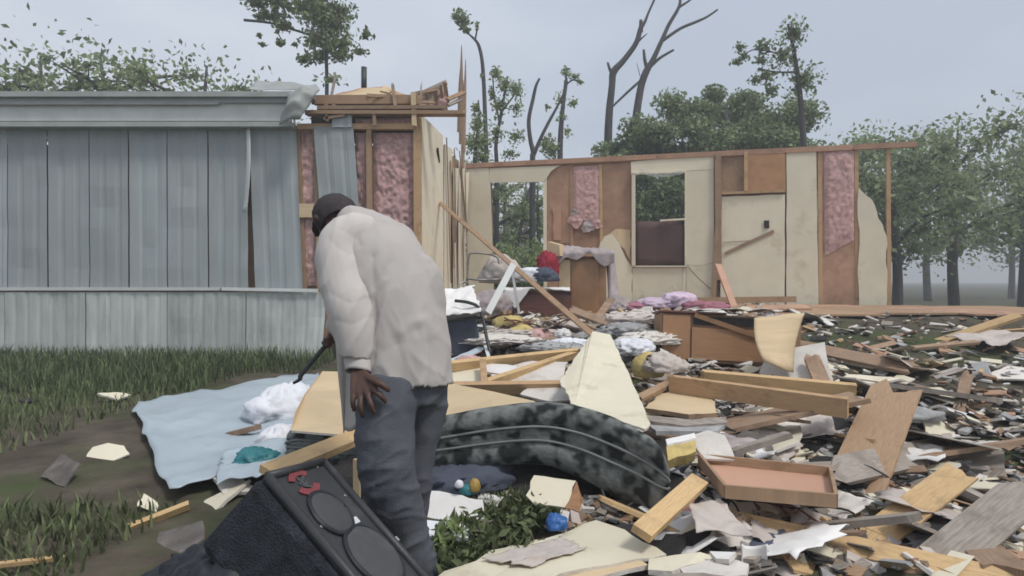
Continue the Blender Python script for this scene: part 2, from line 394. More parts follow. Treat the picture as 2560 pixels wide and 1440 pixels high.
# insulation bats (lumpy) and studs
def batt(f, nu, nv, parent, amp=.05, n=None, seed=0.0, name='insulation_batt'):
    def g(u, v):
        p = f(u, v); e = min(1, 6 * min(u, 1 - u) + .1) * min(1, 9 * min(v, 1 - v) + .1)
        return p + n * (e * (.03 + amp * (.5 * ridg(p, 5, seed) + .5 * ridg(p, 11, seed + 3) + .4 * nz3(p, 20, seed))))
    return surf(name, g, nu, nv, M['pink'], parent)
FN = V((0, -1, 0))
def fq(x0, x1, y0, y1, off): return bil(FW(x0, y0, off), FW(x1, y0, off), FW(x1, y1, off), FW(x0, y1, off))
batt(fq(741, 790, 322, 715, -.10), 12, 60, fw, .05, FN, 1)
batt(fq(884, 917, 328, 720, -.10), 9, 60, fw, .05, FN, 2)
batt(fq(929, 1034, 328, 720, -.10), 36, 90, fw, .045, FN, 3)
batt(fq(884, 1030, 292, 312, -.10), 26, 6, fw, .04, FN, 4)
board('stud', FW(923, 318, .0), FW(925, 730, .0), .075, .09, M['lumberdark'], fw, up=V((0, -1, 0)))
board('stud', FW(790, 318, -.02), FW(800, 730, -.02), .075, .09, M['lumberdark'], fw, up=V((0, -1, 0)))
board('stud', FW(744, 318, -.03), FW(762, 730, -.03), .06, .06, M['lumberdark'], fw, up=V((0, -1, 0)))
board('corner_post', FW(1043, 300, -.03), FW(1045, 740, -.03), .11, .13, M['lumberorange'], fw, up=V((0, -1, 0)))
board('top_plate', FW(745, 318, .012), FW(1038, 318, .012), .085, .10, M['lumberorange'], fw, up=V((0, -1, 0)))
board('blocking', FW(750, 527, .03), FW(800, 527, .03), .21, .03, M['plytan'], fw, up=V((0, -1, 0)))
fbox('painted_recess_shade', Matrix.Translation((0, 0, 0)), (FW(770, 0).x, FW(1036, 0).x), (9.75, 9.80), (3.34, 3.84), M['dark'], fw)  # near-black slab paints the shade of the gap behind the rim joists
# torn roof edge
roof = panel('roof', [V((-8.6, 9.35, 3.83)), V((-4.4, 9.35, 3.83)), V((-4.3, 11.6, 4.18)), V((-4.0, 13.7, 3.9)), V((-8.6, 13.7, 3.9)), V((-8.6, 11.6, 4.2))], .05, M['roofmetal'], home)
def slab(name, x0, x1, y0, y1, d0, d1, m, **k):
    """board along the eave from pixel column x0 to x1 at depth d0 (front) with the given pixel top/bottom"""
    a = W(x0, y0, d0); b = W(x1, y1, d0)
    return fbox(name, Matrix.Translation((0, 0, 0)), (a.x, b.x), (d0, d1), (b.z, a.z), m, roof, **k)
EL = -160
slab('drip_edge', EL, 778, 228, 241, 9.28, 9.60, M['roofmetal'])
slab('drip_edge', EL, 740, 243, 256, 9.36, 9.60, M['siding'])
slab('fascia', EL, 719, 258, 302, 9.42, 9.62, M['whitemetal'])
slab('eave_trim', EL, 728, 304, 316, 9.36, 9.66, M['roofmetal'])
def flap(u, v):   # bent metal sheet at the torn end of the eave
    a = bil(W(722, 228, 9.25), W(800, 222, 9.3), W(752, 300, 9.15), W(700, 312, 9.2))(u, v)
    return a + V((0, -.16 * math.sin(u * 3.1) * math.sin(v * 2.6 + .3) - .05 * ridg(a, 4, 2), .05 * nz3(a, 5, 1)))
surf('bent_flashing', flap, 14, 14, M['roofmetal'], roof, th=.006)
def flap2(u, v):
    a = bil(W(640, 206, 9.9), W(790, 214, 9.7), W(800, 232, 9.28), W(620, 230, 9.28))(u, v)
    return a + V((0, 0, .05 * ridg(a, 3, 5)))
surf('bent_flashing', flap2, 20, 8, M['roofmetal'], roof, th=.006)
# stripped timbers of the roof over the insulation
slabs = [('rim_joist', 788, 1036, 240, 262, 9.56, 9.62, M['lumberdark']), ('rim_joist', 800, 1100, 267, 276, 9.5, 9.6, M['splinter']),
         ('ledger', 770, 1150, 279, 288, 9.52, 9.66, M['lumberdark'])]
for nme, x0, x1, y0, y1, d0, d1, m in slabs:
    a, b = W(x0, (y0 + y1) / 2, d0), W(x1, (y0 + y1) / 2 + random.uniform(-2, 2), d0)
    board(nme, a, b, d1 - d0 + .05, (y1 - y0) / FPX * d0, m, roof, jag=(.05, .12))
def tornply(pts, d, m, nm='torn_decking', th=.03, seed=1):
    return panel(nm, [W(x, y, d + dd) for x, y, dd in pts], th, m, roof, rag=.02, seed=seed)
tornply([(795, 243, 0), (850, 236, 0), (905, 222, .3), (975, 219, .5), (992, 240, 0), (960, 238, 0), (900, 242, 0)], 9.55, M['plytan'])
tornply([(830, 238, 0), (900, 220, .5), (960, 216, .8), (1000, 232, .5), (1034, 244, .1), (960, 258, 0), (880, 250, 0)], 9.66, M['sheath'], seed=4)
tornply([(950, 226, 0), (960, 212, .1), (985, 224, .1), (975, 232, 0)], 9.5, M['plytan'], seed=6)
for x0, y0, x1, y1, wd in [(815, 262, 818, 300, .05), (935, 280, 937, 312, .05), (1033, 234, 1036, 312, .07), (860, 288, 812, 296, .04)]:
    board('roof_strut', W(x0, y0, 9.46), W(x1, y1, 9.46), wd, .04, M['plytan'] if x0 > 1000 else M['splinter'], roof, up=V((0, -1, 0)), jag=(.03, .03))
rs_ = random.Random(5)
for k in range(16):
    x = rs_.uniform(790, 1110); y = rs_.uniform(228, 284); L = rs_.uniform(18, 60); a = rs_.uniform(-.35, .35) + (1.4 if k % 4 == 0 else 0)
    board('broken_batten', W(x, y, 9.44 + .02 * k), W(x + L * math.cos(a), y - L * math.sin(a), 9.5 + .02 * k), rs_.uniform(.02, .06), .02, M[rs_.choice(['splinter', 'lumberdark', 'lumbergrey', 'plytan'])], roof, up=V((0, -1, .2)), jag=(.05, .08))
# broken truss end
for x0, y0, x1, y1, wd, m in [(1036, 243, 1113, 207, .07, 'lumbergrey'), (1112, 206, 1120, 262, .06, 'lumberdark'), (1088, 222, 1094, 282, .06, 'lumberdark'),
                              (1066, 232, 1072, 280, .05, 'splinter'), (1102, 214, 1108, 282, .04, 'lumberdark'), (1040, 283, 1152, 286, .07, 'plytan'),
                              (1046, 262, 1092, 272, .05, 'lumber'), (1120, 248, 1158, 232, .06, 'lumberdark'), (1122, 262, 1150, 250, .05, 'lumbergrey')]:
    board('truss_chord', W(x0, y0, 9.9), W(x1, y1, 10.1), wd, .045, M[m], roof, up=V((0, -1, 0)), jag=(.03, .05))
panel('gable_board', [W(1042, 246, 10.05), W(1110, 214, 10.05), (W(1118, 280, 10.05)), W(1044, 282, 10.05)], .02, M['paper'], roof, rag=.02)
batt(bil(W(1092, 236, 10.0), W(1116, 232, 10.0), W(1120, 280, 10.0), W(1094, 282, 10.0)), 8, 12, roof, .04, FN, 8)
tubes('vent_pipe', [[(*W(910, 240, 11.2), .05), (*W(910, 168, 11.2), .05)]], M['darksteel'], roof, seg=12, k=1)
# partition: cream panels with cracks between, splintered studs behind
pw = panel('partition_wall', [SW(.02, .5, -.05), SW(1, .5, -.05), SW(1, 3.62, -.05), SW(.45, 3.7, -.05), SW(.02, 3.78, -.05)], .05, M['lumberdark'], home)
seams = [(.02, .40, 3.80), (.415, .60, 3.72), (.63, .74, 3.45), (.765, .90, 3.66), (.91, 1.0, 3.55)]
for i, (a, b, zt) in enumerate(seams):
    j = .02 if i else 0
    panel('wall_panel', [SW(a, .5, .012 + .004 * i), SW(b, .5, .012 + .004 * i), SW(b - j * 2, 2.0, .016), SW(b - j, zt, .012 + .02 * i), SW(a + j, zt - .04, .012)], .018, M['cream'] if i != 2 else M['creamdirty'], pw, core=M['gypsum'], rag=.012 if i else .006, seed=i)
for t0, z0, t1, z1 in [(.43, 3.75, .50, 1.2), (.61, 3.7, .66, 1.0), (.62, 3.6, .60, 2.0), (.75, 3.78, .93, 2.3), (.8, 3.9, .84, 1.3), (.9, 3.5, .96, 1.0), (.52, 3.4, .58, 1.5)]:
    board('torn_lath', SW(t0, z0, .05), SW(t1, z1, .07), .05, .02, M['splinter'], pw, up=V((1, 0, 0)), jag=(.06, .1))
fbox('wall_clip', Matrix.Translation(SW(.27, 3.42, .02)) @ Matrix.Rotation(R(-40), 4, 'X'), (0, .03), (-.05, .25), (-.02, .02), M['dark'], pw)
# long splinters of the end post
for x0, y0, x1, y1, wd in [(1152, 360, 1154, 112, .10), (1160, 380, 1164, 148, .07), (1146, 330, 1150, 176, .06), (1157, 420, 1158, 200, .09)]:
    p0, p1 = W(x0, y0, 12.9), W(x1, y1, 12.9)
    tubes('splintered_post', [[(*p0, wd * .55, .03), (*p0.lerp(p1, .6), wd * .5, .03), (*p0.lerp(p1, .85), wd * .28, .02), (*p1, .006, .006)]], M['splinter'], pw, seg=6, k=2, smooth=False)
# ---------------------------------------------------------------- rear wall
bw = panel('rear_wall_frame', [BW(1165, 412, -.09), BW(1790, 382, -.09), BW(2290, 352, -.09), BW(2290, 362, -.09), BW(1790, 392, -.09), BW(1165, 421, -.09)], .05, M['lumberdark'], home)
def bp(name, pts, m, off=0.0, th=.015, core=None, rag=.0, seed=1):
    return panel(name, [BW(x, y, off) for x, y in pts], th, m, bw, core=core, rag=rag, seed=seed, axis=V((0, 0, 1)))
def bstud(x0, y0, x1, y1, wd=.07, m='lumberdark', off=-.05, th=.06, name='stud', jag=(0, 0)):
    return board(name, BW(x0, y0, off), BW(x1, y1, off), wd, th, M[m], bw, up=BN, jag=jag)
for x0, x1 in [(1164, 1300), (1302, 1470), (1472, 1640), (1642, 1790), (1792, 1960), (1962, 2130), (2132, 2290)]:
    y = lambda x: 412 - (x - 1165) * .048
    bstud(x0, y(x0) + 3, x1, y(x1) + 3, .10, 'sheath', 0, .07, 'top_plate', (.0, .03))
core = M['gypsum']
bp('outer_sheathing', [(1164, 416), (1226, 414), (1232, 775), (1164, 775)], M['sheath'], -.10)
bp('outer_sheathing', [(1226, 414), (1362, 408), (1362, 452), (1226, 454)], M['sheath'], -.10)
bp('outer_sheathing', [(1364, 408), (1586, 398), (1586, 775), (1364, 775)], M['sheath'], -.10)
bp('outer_sheathing', [(1586, 398), (1715, 392), (1715, 428), (1586, 432)], M['sheath'], -.10)
bp('outer_sheathing', [(1586, 660), (1715, 660), (1715, 775), (1586, 775)], M['sheath'], -.10)
bp('outer_sheathing', [(1715, 392), (2046, 374), (2046, 775), (1715, 775)], M['sheath'], -.10)
bp('wall_panel', [(1166, 422), (1222, 420), (1226, 456), (1236, 770), (1166, 770)], M['cream'], .01, core=core)
bp('wall_panel', [(1224, 421), (1402, 414), (1392, 418), (1378, 428), (1366, 447), (1358, 455), (1225, 457)], M['cream'], .012, core=core)
bp('door_jamb', [(1358, 456), (1367, 450), (1368, 770), (1360, 770)], M['cream'], .02)
bp('sheathing_board', [(1366, 446), (1382, 424), (1402, 414), (1427, 413), (1427, 606), (1366, 612)], M['sheath'], -.04)
batt(bil(BW(1429, 416, -.05), BW(1500, 413, -.05), BW(1502, 570, -.05), BW(1430, 560, -.05)), 26, 50, bw, .02, BN, 12)
bstud(1428, 412, 1430, 770, .06, 'sheath'); bstud(1501, 410, 1505, 770, .06, 'lumber'); bstud(1370, 450, 1372, 770, .06, 'lumberdark', -.06)
bp('sheathing_board', [(1505, 409), (1576, 405), (1578, 770), (1505, 770)], M['sheath'], -.04, rag=.01)
bp('sheathing_board', [(1366, 610), (1430, 604), (1506, 590), (1506, 770), (1366, 770)], M['sheath'], -.06, rag=.01, seed=3)
bp('torn_paper', [(1380, 520), (1402, 512), (1404, 600), (1384, 600)], M['drawer'], -.01, rag=.02, seed=3)
for k, (x, y, s) in enumerate([(1442, 552, 26), (1470, 566, 22), (1492, 560, 18), (1436, 530, 12)]):
    def tb(u, v, x=x, y=y, s=s, k=k):
        a = u * 6.2832; r = s * v * (.8 + .5 * nz3((math.cos(a), math.sin(a), k), 1.7)); p = BW(x + math.cos(a) * r, y + math.sin(a) * r * .8, .02)
        return p + BN * (.025 * ridg(p, 9, k))
    surf('torn_batt_paper', tb, 18, 6, M['greycloth'] if k % 2 else M['pink'], bw)
bp('wall_panel', [(1499, 612), (1512, 590), (1532, 586), (1548, 606), (1562, 640), (1580, 668), (1580, 770), (1496, 770), (1494, 680)], M['cream'], .012, core=core, rag=.008)
bp('torn_paper', [(1512, 592), (1545, 600), (1576, 650), (1576, 575), (1540, 572)], M['plytan'], -.015, rag=.02, seed=8)
# window wall
bp('wall_panel', [(1577, 405), (1784, 384), (1784, 424), (1716, 427), (1712, 430), (1590, 434), (1578, 434)], M['cream'], .012, core=core)
bp('wall_panel', [(1716, 428), (1784, 425), (1786, 770), (1716, 770)], M['cream'], .010, core=core)
bp('wall_panel', [(1581, 669), (1715, 669), (1715, 770), (1581, 770)], M['creamdirty'], .011, core=core)
for x0, y0, x1, y1, wd in [(1584, 434, 1584, 668, .075), (1714, 430, 1714, 668, .035), (1578, 436, 1716, 430, .035), (1580, 666, 1718, 666, .03), (1650, 552, 1712, 548, .035)]:
    o = board('window_frame', BW(x0, y0, .035), BW(x1, y1, .035), wd, .05, M['cream'], bw, up=BN)
surf('window_pane', lambda u, v: BW(1589 + 122 * u, 553 + 112 * v, -.02 + .02 * math.sin(u * 7) * v), 12, 6, M['maroon'], bw, th=.01)
gl = bpy.data.materials.new('glass'); gl.use_nodes = True
gb = gl.node_tree.nodes['Principled BSDF']; gb.inputs['Transmission Weight'].default_value = 1; gb.inputs['Roughness'].default_value = .02; gb.inputs['IOR'].default_value = 1.1; gb.inputs['Base Color'].default_value = (.93, .96, .95, 1)
bp('window_pane', [(1589, 436), (1712, 433), (1712, 549), (1589, 551)], gl, -.03, .004)
for k in range(3):   # sagging wires over the window
    tubes('wire', [[(*BW(1600, 424 + 5 * k, .07), .006), (*BW(1650, 438 + 3 * k, .08), .006), (*BW(1706, 427 + 4 * k, .07), .006)]], M['whitemetal'], bw, seg=5)
tubes('wire', [[(*BW(1716, 662, .03), .006), (*BW(1740, 690, .05), .006), (*BW(1776, 722, .03), .006)]], M['dark'], bw, seg=5)
tubes('wire', [[(*BW(1708, 668, .04), .006), (*BW(1706, 700, .05), .006), (*BW(1702, 745, .04), .006)]], M['greyjunk'], bw, seg=5)
tubes('wire', [[(*BW(1720, 662, .04), .005), (*BW(1752, 664, .05), .005), (*BW(1782, 656, .04), .005)]], M['greyjunk'], bw, seg=5)
# corner post and the far right wall bay
bstud(1794, 386, 1796, 700, .12, 'splinter', .03, .09, 'corner_post'); bstud(1792, 560, 1784, 745, .08, 'splinter', .07, .05, 'corner_post', (.1, .0))
bp('sheathing_board', [(1801, 390), (1862, 386), (1863, 484), (1802, 486)], M['lumberdark'], -.03)
bp('cabinet_panel', [(1866, 380), (1962, 374), (1964, 474), (1866, 478)], M['orangeply'], .03, .03)
bstud(1864, 380, 1864, 482, .07, 'lumberorange', .03); bstud(1800, 484, 1962, 478, .05, 'lumberorange', .03, name='shelf_rail')
bp('wall_panel', [(1804, 492), (1962, 486), (1962, 770), (1800, 770)], M['cream'], .012, core=core, rag=.006)
bstud(1812, 634, 1934, 578, .06, 'splinter', .03, .015, 'crack_batten'); bstud(1806, 606, 1876, 602, .012, 'splinter', .03, .01, 'crack_batten')
fbox('wall_outlet', frame(BW(1916, 561, .02), V((1, -.235, 0)), V((0, 0, 1))), (-.045, .045), (-.02, .02), (-.075, .075), M['outlet'], bw)
# beyond the photograph the wall runs on, broken
bp('wall_panel', [(1966, 376), (2040, 372), (2046, 770), (1966, 770)], M['cream'], .012, core=core, rag=.006, seed=5)
bp('sheathing_board', [(2044, 372), (2140, 368), (2140, 770), (2046, 770)], M['sheath'], -.03, rag=.006)
batt(bil(BW(2060, 374, -.02), BW(2136, 370, -.02), BW(2136, 600, -.02), BW(2062, 640, -.02)), 20, 50, bw, .03, BN, 20)
for x in (2050, 2142, 2222): bstud(x, 364, x + 3, 790, .07, 'lumberorange')
bp('wall_panel', [(2146, 470), (2180, 500), (2216, 590), (2218, 790), (2146, 790)], M['creamdirty'], .012, core=core, rag=.02)
# floor deck: plywood sheets
for i in range(8):
    x0 = -1.0 + 1.22 * i
    for j, (y0, y1) in enumerate([(8.9, 10.9), (10.92, 13.0)]):
        yy1 = min(y1, 13.3 - .235 * (x0 + 1.2)) if j else y1
        fbox('floor_sheet', Matrix.Translation((0, 0, 0)), (x0, x0 + 1.2), (y0 + random.uniform(-.5, 0) * (j == 0), yy1), (.71, .735), M['lumberdark'] if (i + j) % 3 else M['sheath'], home)
# ================================================================== trees and plants
def leaf_mesh(name, clusters, size, m, parent, seed=1, flat=.0, narrow=.55):
    """clusters: (center, radius(3), count); every leaf a small folded blade"""
    rs = np.random.RandomState(seed); P = []
    for c, r, n in clusters:
        q = rs.normal(size=(n, 3)); q /= np.linalg.norm(q, axis=1)[:, None]
        q *= np.minimum(np.abs(rs.normal(size=(n, 1))) * .62, 1.0 + .1 * rs.rand(n, 1)); P.append(np.array(c) + q * np.array(r))
    P = np.concatenate(P); n = len(P)
    a = rs.normal(size=(n, 3)); a[:, 2] -= .35; a /= np.linalg.norm(a, axis=1)[:, None]
    b = np.cross(a, rs.normal(size=(n, 3))); b /= np.linalg.norm(b, axis=1)[:, None]; c = np.cross(a, b)
    s = size * rs.uniform(.6, 1.4, size=(n, 1)); wv = s * narrow * .5
    v = np.stack([P - a * s * .5, P + b * wv + c * wv * .35, P + a * s * .5, P - b * wv + c * wv * .35], 1).reshape(-1, 3)
    org = np.array(ORG[parent]) if parent is not None else np.array((P[:, 0].mean(), P[:, 1].mean(), P[:, 2].min()))
    me = bpy.data.meshes.new(name); me.vertices.add(4 * n); me.vertices.foreach_set('co', (v - org).ravel())
    me.loops.add(6 * n); me.polygons.add(2 * n)
    i = np.arange(n) * 4
    me.loops.foreach_set('vertex_index', np.stack([i, i + 1, i + 2, i, i + 2, i + 3], 1).ravel().astype(np.int32))
    me.polygons.foreach_set('loop_start', (np.arange(2 * n) * 3).astype(np.int32))
    me.update(calc_edges=True); me.materials.append(m)
    o = bpy.data.objects.new(name, me); link(o, parent)
    if parent is None: o.location = org
    ORG[o] = V(org); return o
def limb(pts, d, dd=0.0):   # traced limb: (px, py, width px)
    return [(*W(x, y, d + dd * i), w_ / 2 / FPX * d) for i, (x, y, w_) in enumerate(pts)]
def tree_px(label, d, limbs, clusters, lsize=.16, bark='bark', leaf='leaf', group=None, dead=False, seed=1, name='tree', leafdens=1.0, thick=1.0):
    limbs = [[(a, b, c * thick) for a, b, c in l] for l in limbs]
    x, y, _ = limbs[0][0]; base = W(x, y, d); base.z = 0
    t = thing(name, label, 'tree', base, group)
    first = [(base.x, base.y, -.1, limbs[0][0][2] * 1.25 / 2 / FPX * d)] + limb(limbs[0], d)
    tubes('trunk', [first], M[bark], t, seg=8)
    for l in limbs[1:]: tubes('limb', [limb(l, d)], M[bark], t, seg=7)
    if clusters:
        cl = []
        for (cx, cy, rx, ry, n) in clusters:
            c = W(cx, cy, d); k = d / FPX
            cl.append((c, (rx * k, max(rx, ry) * k, ry * k), int(n * leafdens)))
        leaf_mesh('crown', cl, lsize, M[leaf], t, seed)
    return t
# the big storm-stripped tree: two leaning stems behind the green canopy
tree_px('tall bare leaning trunk forking into snapped limbs above the canopy', 20, [
    [(1520, 420, 34), (1522, 300, 30), (1530, 215, 26), (1534, 180, 28), (1560, 150, 22), (1590, 108, 20), (1602, 70, 19), (1612, 55, 12), (1622, 30, 9), (1640, -10, 8)],
    [(1533, 190, 18), (1524, 172, 12), (1519, 156, 8)], [(1602, 80, 18), (1602, 50, 13)],
    [(1590, 110, 9), (1604, 96, 7), (1618, 84, 3)]], [], seed=3, thick=.64)
tree_px('dark bare stem with long outstretched broken branches, right of its leaning neighbour', 20.6, [
    [(1578, 420, 34), (1588, 310, 30), (1602, 220, 27), (1615, 180, 26), (1632, 150, 20), (1655, 100, 16), (1672, 62, 14), (1698, 16, 12), (1700, -15, 10)],
    [(1618, 175, 14), (1612, 150, 13), (1609, 124, 9)], [(1624, 168, 14), (1650, 145, 11), (1684, 125, 9)],
    [(1655, 103, 13), (1700, 72, 12), (1740, 55, 11), (1768, 42, 9), (1794, 24, 7)], [(1698, 18, 10), (1720, 4, 8), (1740, -12, 7)],
    [(1612, 192, 10), (1578, 222, 10), (1540, 258, 8), (1534, 266, 6)], [(1600, 190, 3), (1595, 170, 2.5), (1592, 158, 1.5)]], [], seed=4, thick=.66)
# forked small dead tree and thin leafy survivors
tree_px('slim forked dead tree with two bare stems above the doorway wall', 19, [
    [(1331, 420, 17), (1334, 385, 16), (1326, 350, 13), (1322, 300, 12), (1332, 250, 11), (1340, 215, 9), (1349, 196, 6)],
    [(1334, 388, 13), (1352, 345, 11), (1372, 305, 10), (1390, 272, 8), (1408, 235, 6), (1412, 200, 5)]],
    [(1368, 268, 10, 10, 14)], lsize=.15, seed=5, thick=.82)
tree_px('thin leaning survivor with leaf tufts, right of the forked dead tree', 21, [
    [(1400, 420, 14), (1402, 330, 13), (1408, 260, 10), (1416, 205, 7), (1412, 180, 4)], [(1412, 215, 5), (1432, 200, 4), (1452, 205, 3)]],
    [(1414, 180, 14, 14, 70), (1436, 192, 18, 9, 60), (1450, 205, 12, 8, 30), (1402, 250, 22, 22, 60), (1432, 258, 16, 14, 50), (1380, 375, 22, 40, 330), (1362, 360, 14, 26, 120), (1418, 330, 14, 20, 40), (1405, 290, 14, 20, 50)], lsize=.12, leaf='leafpale', seed=6, leafdens=1.6)
tree_px('tall thin whip of a tree bent left at its leafy tip', 18, [
    [(1216, 430, 12), (1214, 330, 11), (1210, 220, 10), (1205, 150, 9), (1196, 112, 8), (1184, 96, 6), (1166, 80, 4), (1150, 66, 3)],
    [(1188, 100, 5), (1192, 78, 4), (1196, 62, 2)]],
    [(1158, 50, 22, 22, 190), (1138, 42, 16, 14, 80), (1166, 74, 14, 10, 50), (1148, 28, 10, 8, 40), (1192, 66, 7, 14, 26), (1206, 195, 8, 14, 14)], lsize=.14, leaf='leafdark', seed=7)
tree_px('ragged leafy sapling with tufts stripped to one side', 19.5, [
    [(1242, 440, 11), (1240, 360, 9), (1252, 290, 8), (1262, 230, 6), (1270, 190, 3)], [(1248, 300, 5), (1236, 245, 4), (1232, 190, 3)], [(1254, 280, 5), (1284, 240, 4), (1300, 215, 3)]],
    [(1240, 185, 18, 20, 90), (1262, 215, 24, 22, 130), (1290, 225, 24, 26, 130), (1250, 265, 26, 24, 140), (1292, 270, 18, 24, 60), (1240, 330, 30, 34, 120), (1290, 340, 26, 30, 80), (1230, 235, 12, 20, 60), (1275, 385, 26, 20, 60)], lsize=.12, leaf='leafpale', seed=8, leafdens=1.9)
tree_px('pale green leafy sapling hugging the splintered post', 17.5, [
    [(1186, 440, 10), (1190, 360, 8), (1198, 300, 6), (1196, 250, 3)]],
    [(1195, 310, 22, 30, 200), (1200, 355, 28, 34, 260), (1176, 360, 16, 26, 100), (1190, 270, 14, 18, 70), (1206, 395, 26, 20, 120)], lsize=.11, leaf='leafpale', seed=9, leafdens=1.8)
# hanging leafy tree over the trailer roof at the left
tree_px('slender leafy tree rising behind the grey trailer roof, crown cut by the top edge', 16, [
    [(817, 260, 10), (817, 190, 9), (814, 120, 9), (806, 50, 11), (800, -40, 14), (795, -120, 12)],
    [(812, 110, 6), (780, 90, 6), (740, 76, 6), (680, 58, 6), (610, 50, 7)], [(740, 76, 5), (716, 70, 4), (698, 60, 3)], [(704, 66, 4), (696, 84, 3), (712, 108, 2)]],
    [(770, 15, 70, 30, 420), (690, 0, 60, 22, 260), (640, 5, 36, 18, 120), (800, 40, 60, 36, 420), (850, 30, 44, 30, 200), (840, 66, 52, 30, 260), (790, 100, 40, 30, 220), (845, 110, 48, 30, 260), (800, 140, 36, 20, 120), (850, 140, 30, 20, 110), (690, 40, 36, 20, 110), (705, 66, 26, 14, 90), (665, 40, 16, 12, 50), (648, 42, 12, 8, 30), (700, 108, 16, 8, 34), (657, 112, 12, 5, 16), (738, 112, 8, 5, 10), (648, 88, 8, 6, 10), (900, 128, 22, 10, 40), (915, 85, 20, 14, 34), (760, 150, 22, 14, 60), (830, 200, 40, 14, 40), (770, -80, 120, 50, 800), (640, -70, 110, 40, 400), (880, -60, 60, 40, 250)], lsize=.135, seed=11, leafdens=1.9)
def gen_tree(label, x, y, h, cr, seed, leaf='leafdark', nl=2600, lsize=.22, group=None, bark='bark', low=.3, name='tree', flat=1.0):
    rn = random.Random(seed); t = thing(name, label, 'tree' if h > 3 else 'bush', V((x, y, 0)), group)
    top = V((x + rn.uniform(-.5, .5), y, h * .9)); r0 = .02 * h + .04
    tubes('trunk', [[(x, y, -.1, r0), (x + rn.uniform(-.15, .15), y, h * .35, r0 * .75), (*top, r0 * .15)]], M[bark], t, seg=7)
    lims, cl = [], []
    k = 9
    for i in range(k):
        f = low + (1 - low) * (i + .5) / k; a = i * 2.4 + rn.random()
        p0 = V((x, y, h * f * .8)); L = cr * (1.1 - .6 * abs(f - .5)) * rn.uniform(.75, 1.1)
        p1 = p0 + V((math.cos(a) * L, math.sin(a) * L * .8, L * .35 * flat))
        lims.append([(*p0, r0 * .4), (*(p0.lerp(p1, .5) + V((0, 0, .1 * L))), r0 * .28), (*p1, r0 * .08)])
        for s in (.45, .8, 1.05):
            q = p0.lerp(p1, s) + V((rn.uniform(-.3, .3), rn.uniform(-.3, .3), rn.uniform(-.1, .3))) * cr * .4
            lims.append([(*p0.lerp(p1, s * .7), r0 * .16), (*p0.lerp(p1, s * .7).lerp(q, .6), r0 * .09), (*q, r0 * .03)])
            rr = cr * rn.uniform(.3, .6); cl.append((q, (rr, rr, rr * .75), nl // (k * 3)))
    tubes('limb', lims, M[bark], t, seg=5, k=3)
    leaf_mesh('crown', cl, lsize, M[leaf], t, seed); return t
# the dense rounded canopy behind the window wall (several trees merging)
def canopy(label, base, d, blobs, seed, leaf, nl, lsize=.24):
    t = thing('tree', label, 'tree', V((base, d, 0))); k = d / FPX
    c0 = W(*blobs[0][:2], d)
    tubes('trunk', [[(base, d, -.1, .22), (base + .1, d, 1.6, .17), (c0.x, d, c0.z, .08)]], M['bark'], t)
    lims, cl = [], []
    rn = random.Random(seed)
    for (cx, cy, rx, ry) in blobs:
        c = W(cx, cy, d + rn.uniform(-.8, .8)); lims.append([(base, d, 1.5, .09), (*((V((base, d, 2.2)) + c) / 2), .06), (*c, .02)])
        for j in range(7):
            o = V((rn.uniform(-1, 1) * rx * k, rn.uniform(-1, 1) * rx * k * .7, rn.uniform(-1, 1) * ry * k))
            rr = rn.uniform(.35, .75)
            cl.append((c + o * .75, (rx * k * rr, rx * k * rr, ry * k * rr * 1.1), nl // 7))
    tubes('limb', lims, M['bark'], t, seg=5); leaf_mesh('crown', cl, lsize, M[leaf], t, seed); return t
canopy('broad dense green tree crown right of the bare trunks, over the window wall', 4.6, 17.5, [(1640, 330, 60, 50), (1560, 370, 70, 40), (1710, 290, 70, 50), (1640, 400, 90, 50), (1740, 360, 70, 60), (1650, 490, 90, 70), (1560, 460, 60, 60)], 21, 'leafdark', 6000, .13)
canopy('dense green tree crown at the far right, over the orange cabinet panel', 7.4, 18.2, [(1810, 280, 70, 48), (1880, 280, 70, 50), (1800, 350, 80, 50), (1900, 350, 80, 50), (1980, 300, 80, 55), (1960, 390, 90, 60)], 22, 'leafdark', 6000, .13)
tree_px('thin tree with hanging leafy sprays at the upper right edge', 15, [
    [(2010, 420, 16), (2002, 260, 14), (1985, 130, 10), (1970, 60, 6)], [(1990, 150, 6), (1930, 130, 4), (1880, 125, 3), (1850, 150, 2)], [(1992, 180, 6), (1940, 180, 4), (1895, 170, 3)]],
    [(1850, 120, 18, 14, 60), (1862, 140, 14, 12, 46), (1840, 155, 16, 8, 40), (1912, 115, 22, 16, 80), (1905, 150, 24, 18, 80), (1915, 190, 26, 22, 130), (1890, 200, 18, 14, 50), (1930, 225, 22, 20, 90), (1960, 140, 40, 40, 240), (1985, 80, 40, 40, 240), (2010, 200, 50, 50, 300)], lsize=.12, leaf='leafdark', seed=23, leafdens=1.2)
# bushes and low trees seen over the trailer roof and to the left
for i, (px, d, h, cr, lf) in enumerate([(640, 19, 7.4, 1.9, 'leaf'), (745, 20, 7.2, 1.6, 'leafpale'), (505, 18, 8.2, 2.4, 'leaf'), (290, 18, 8.6, 2.8, 'leafdark'), (110, 17, 8.0, 2.6, 'leaf'), (-80, 16, 7.6, 2.4, 'leafdark')]):
    lab = ['sparse leafy tree behind the roof at the left edge of the photo', 'sparse pale tree behind the torn roof flashing', 'leafy tree behind the trailer roof just left of the photo edge', 'dark full tree behind the left trailer roof', 'large leafy tree behind the far left end of the trailer', 'dark round tree at the far left end of the trailer'][i]
    gen_tree(lab, (px - 1280) / FPX * d, d, h, cr, 40 + i, lf, 2400 if i < 2 else 3600, .13 if i < 2 else .17, 'trees behind the trailer')
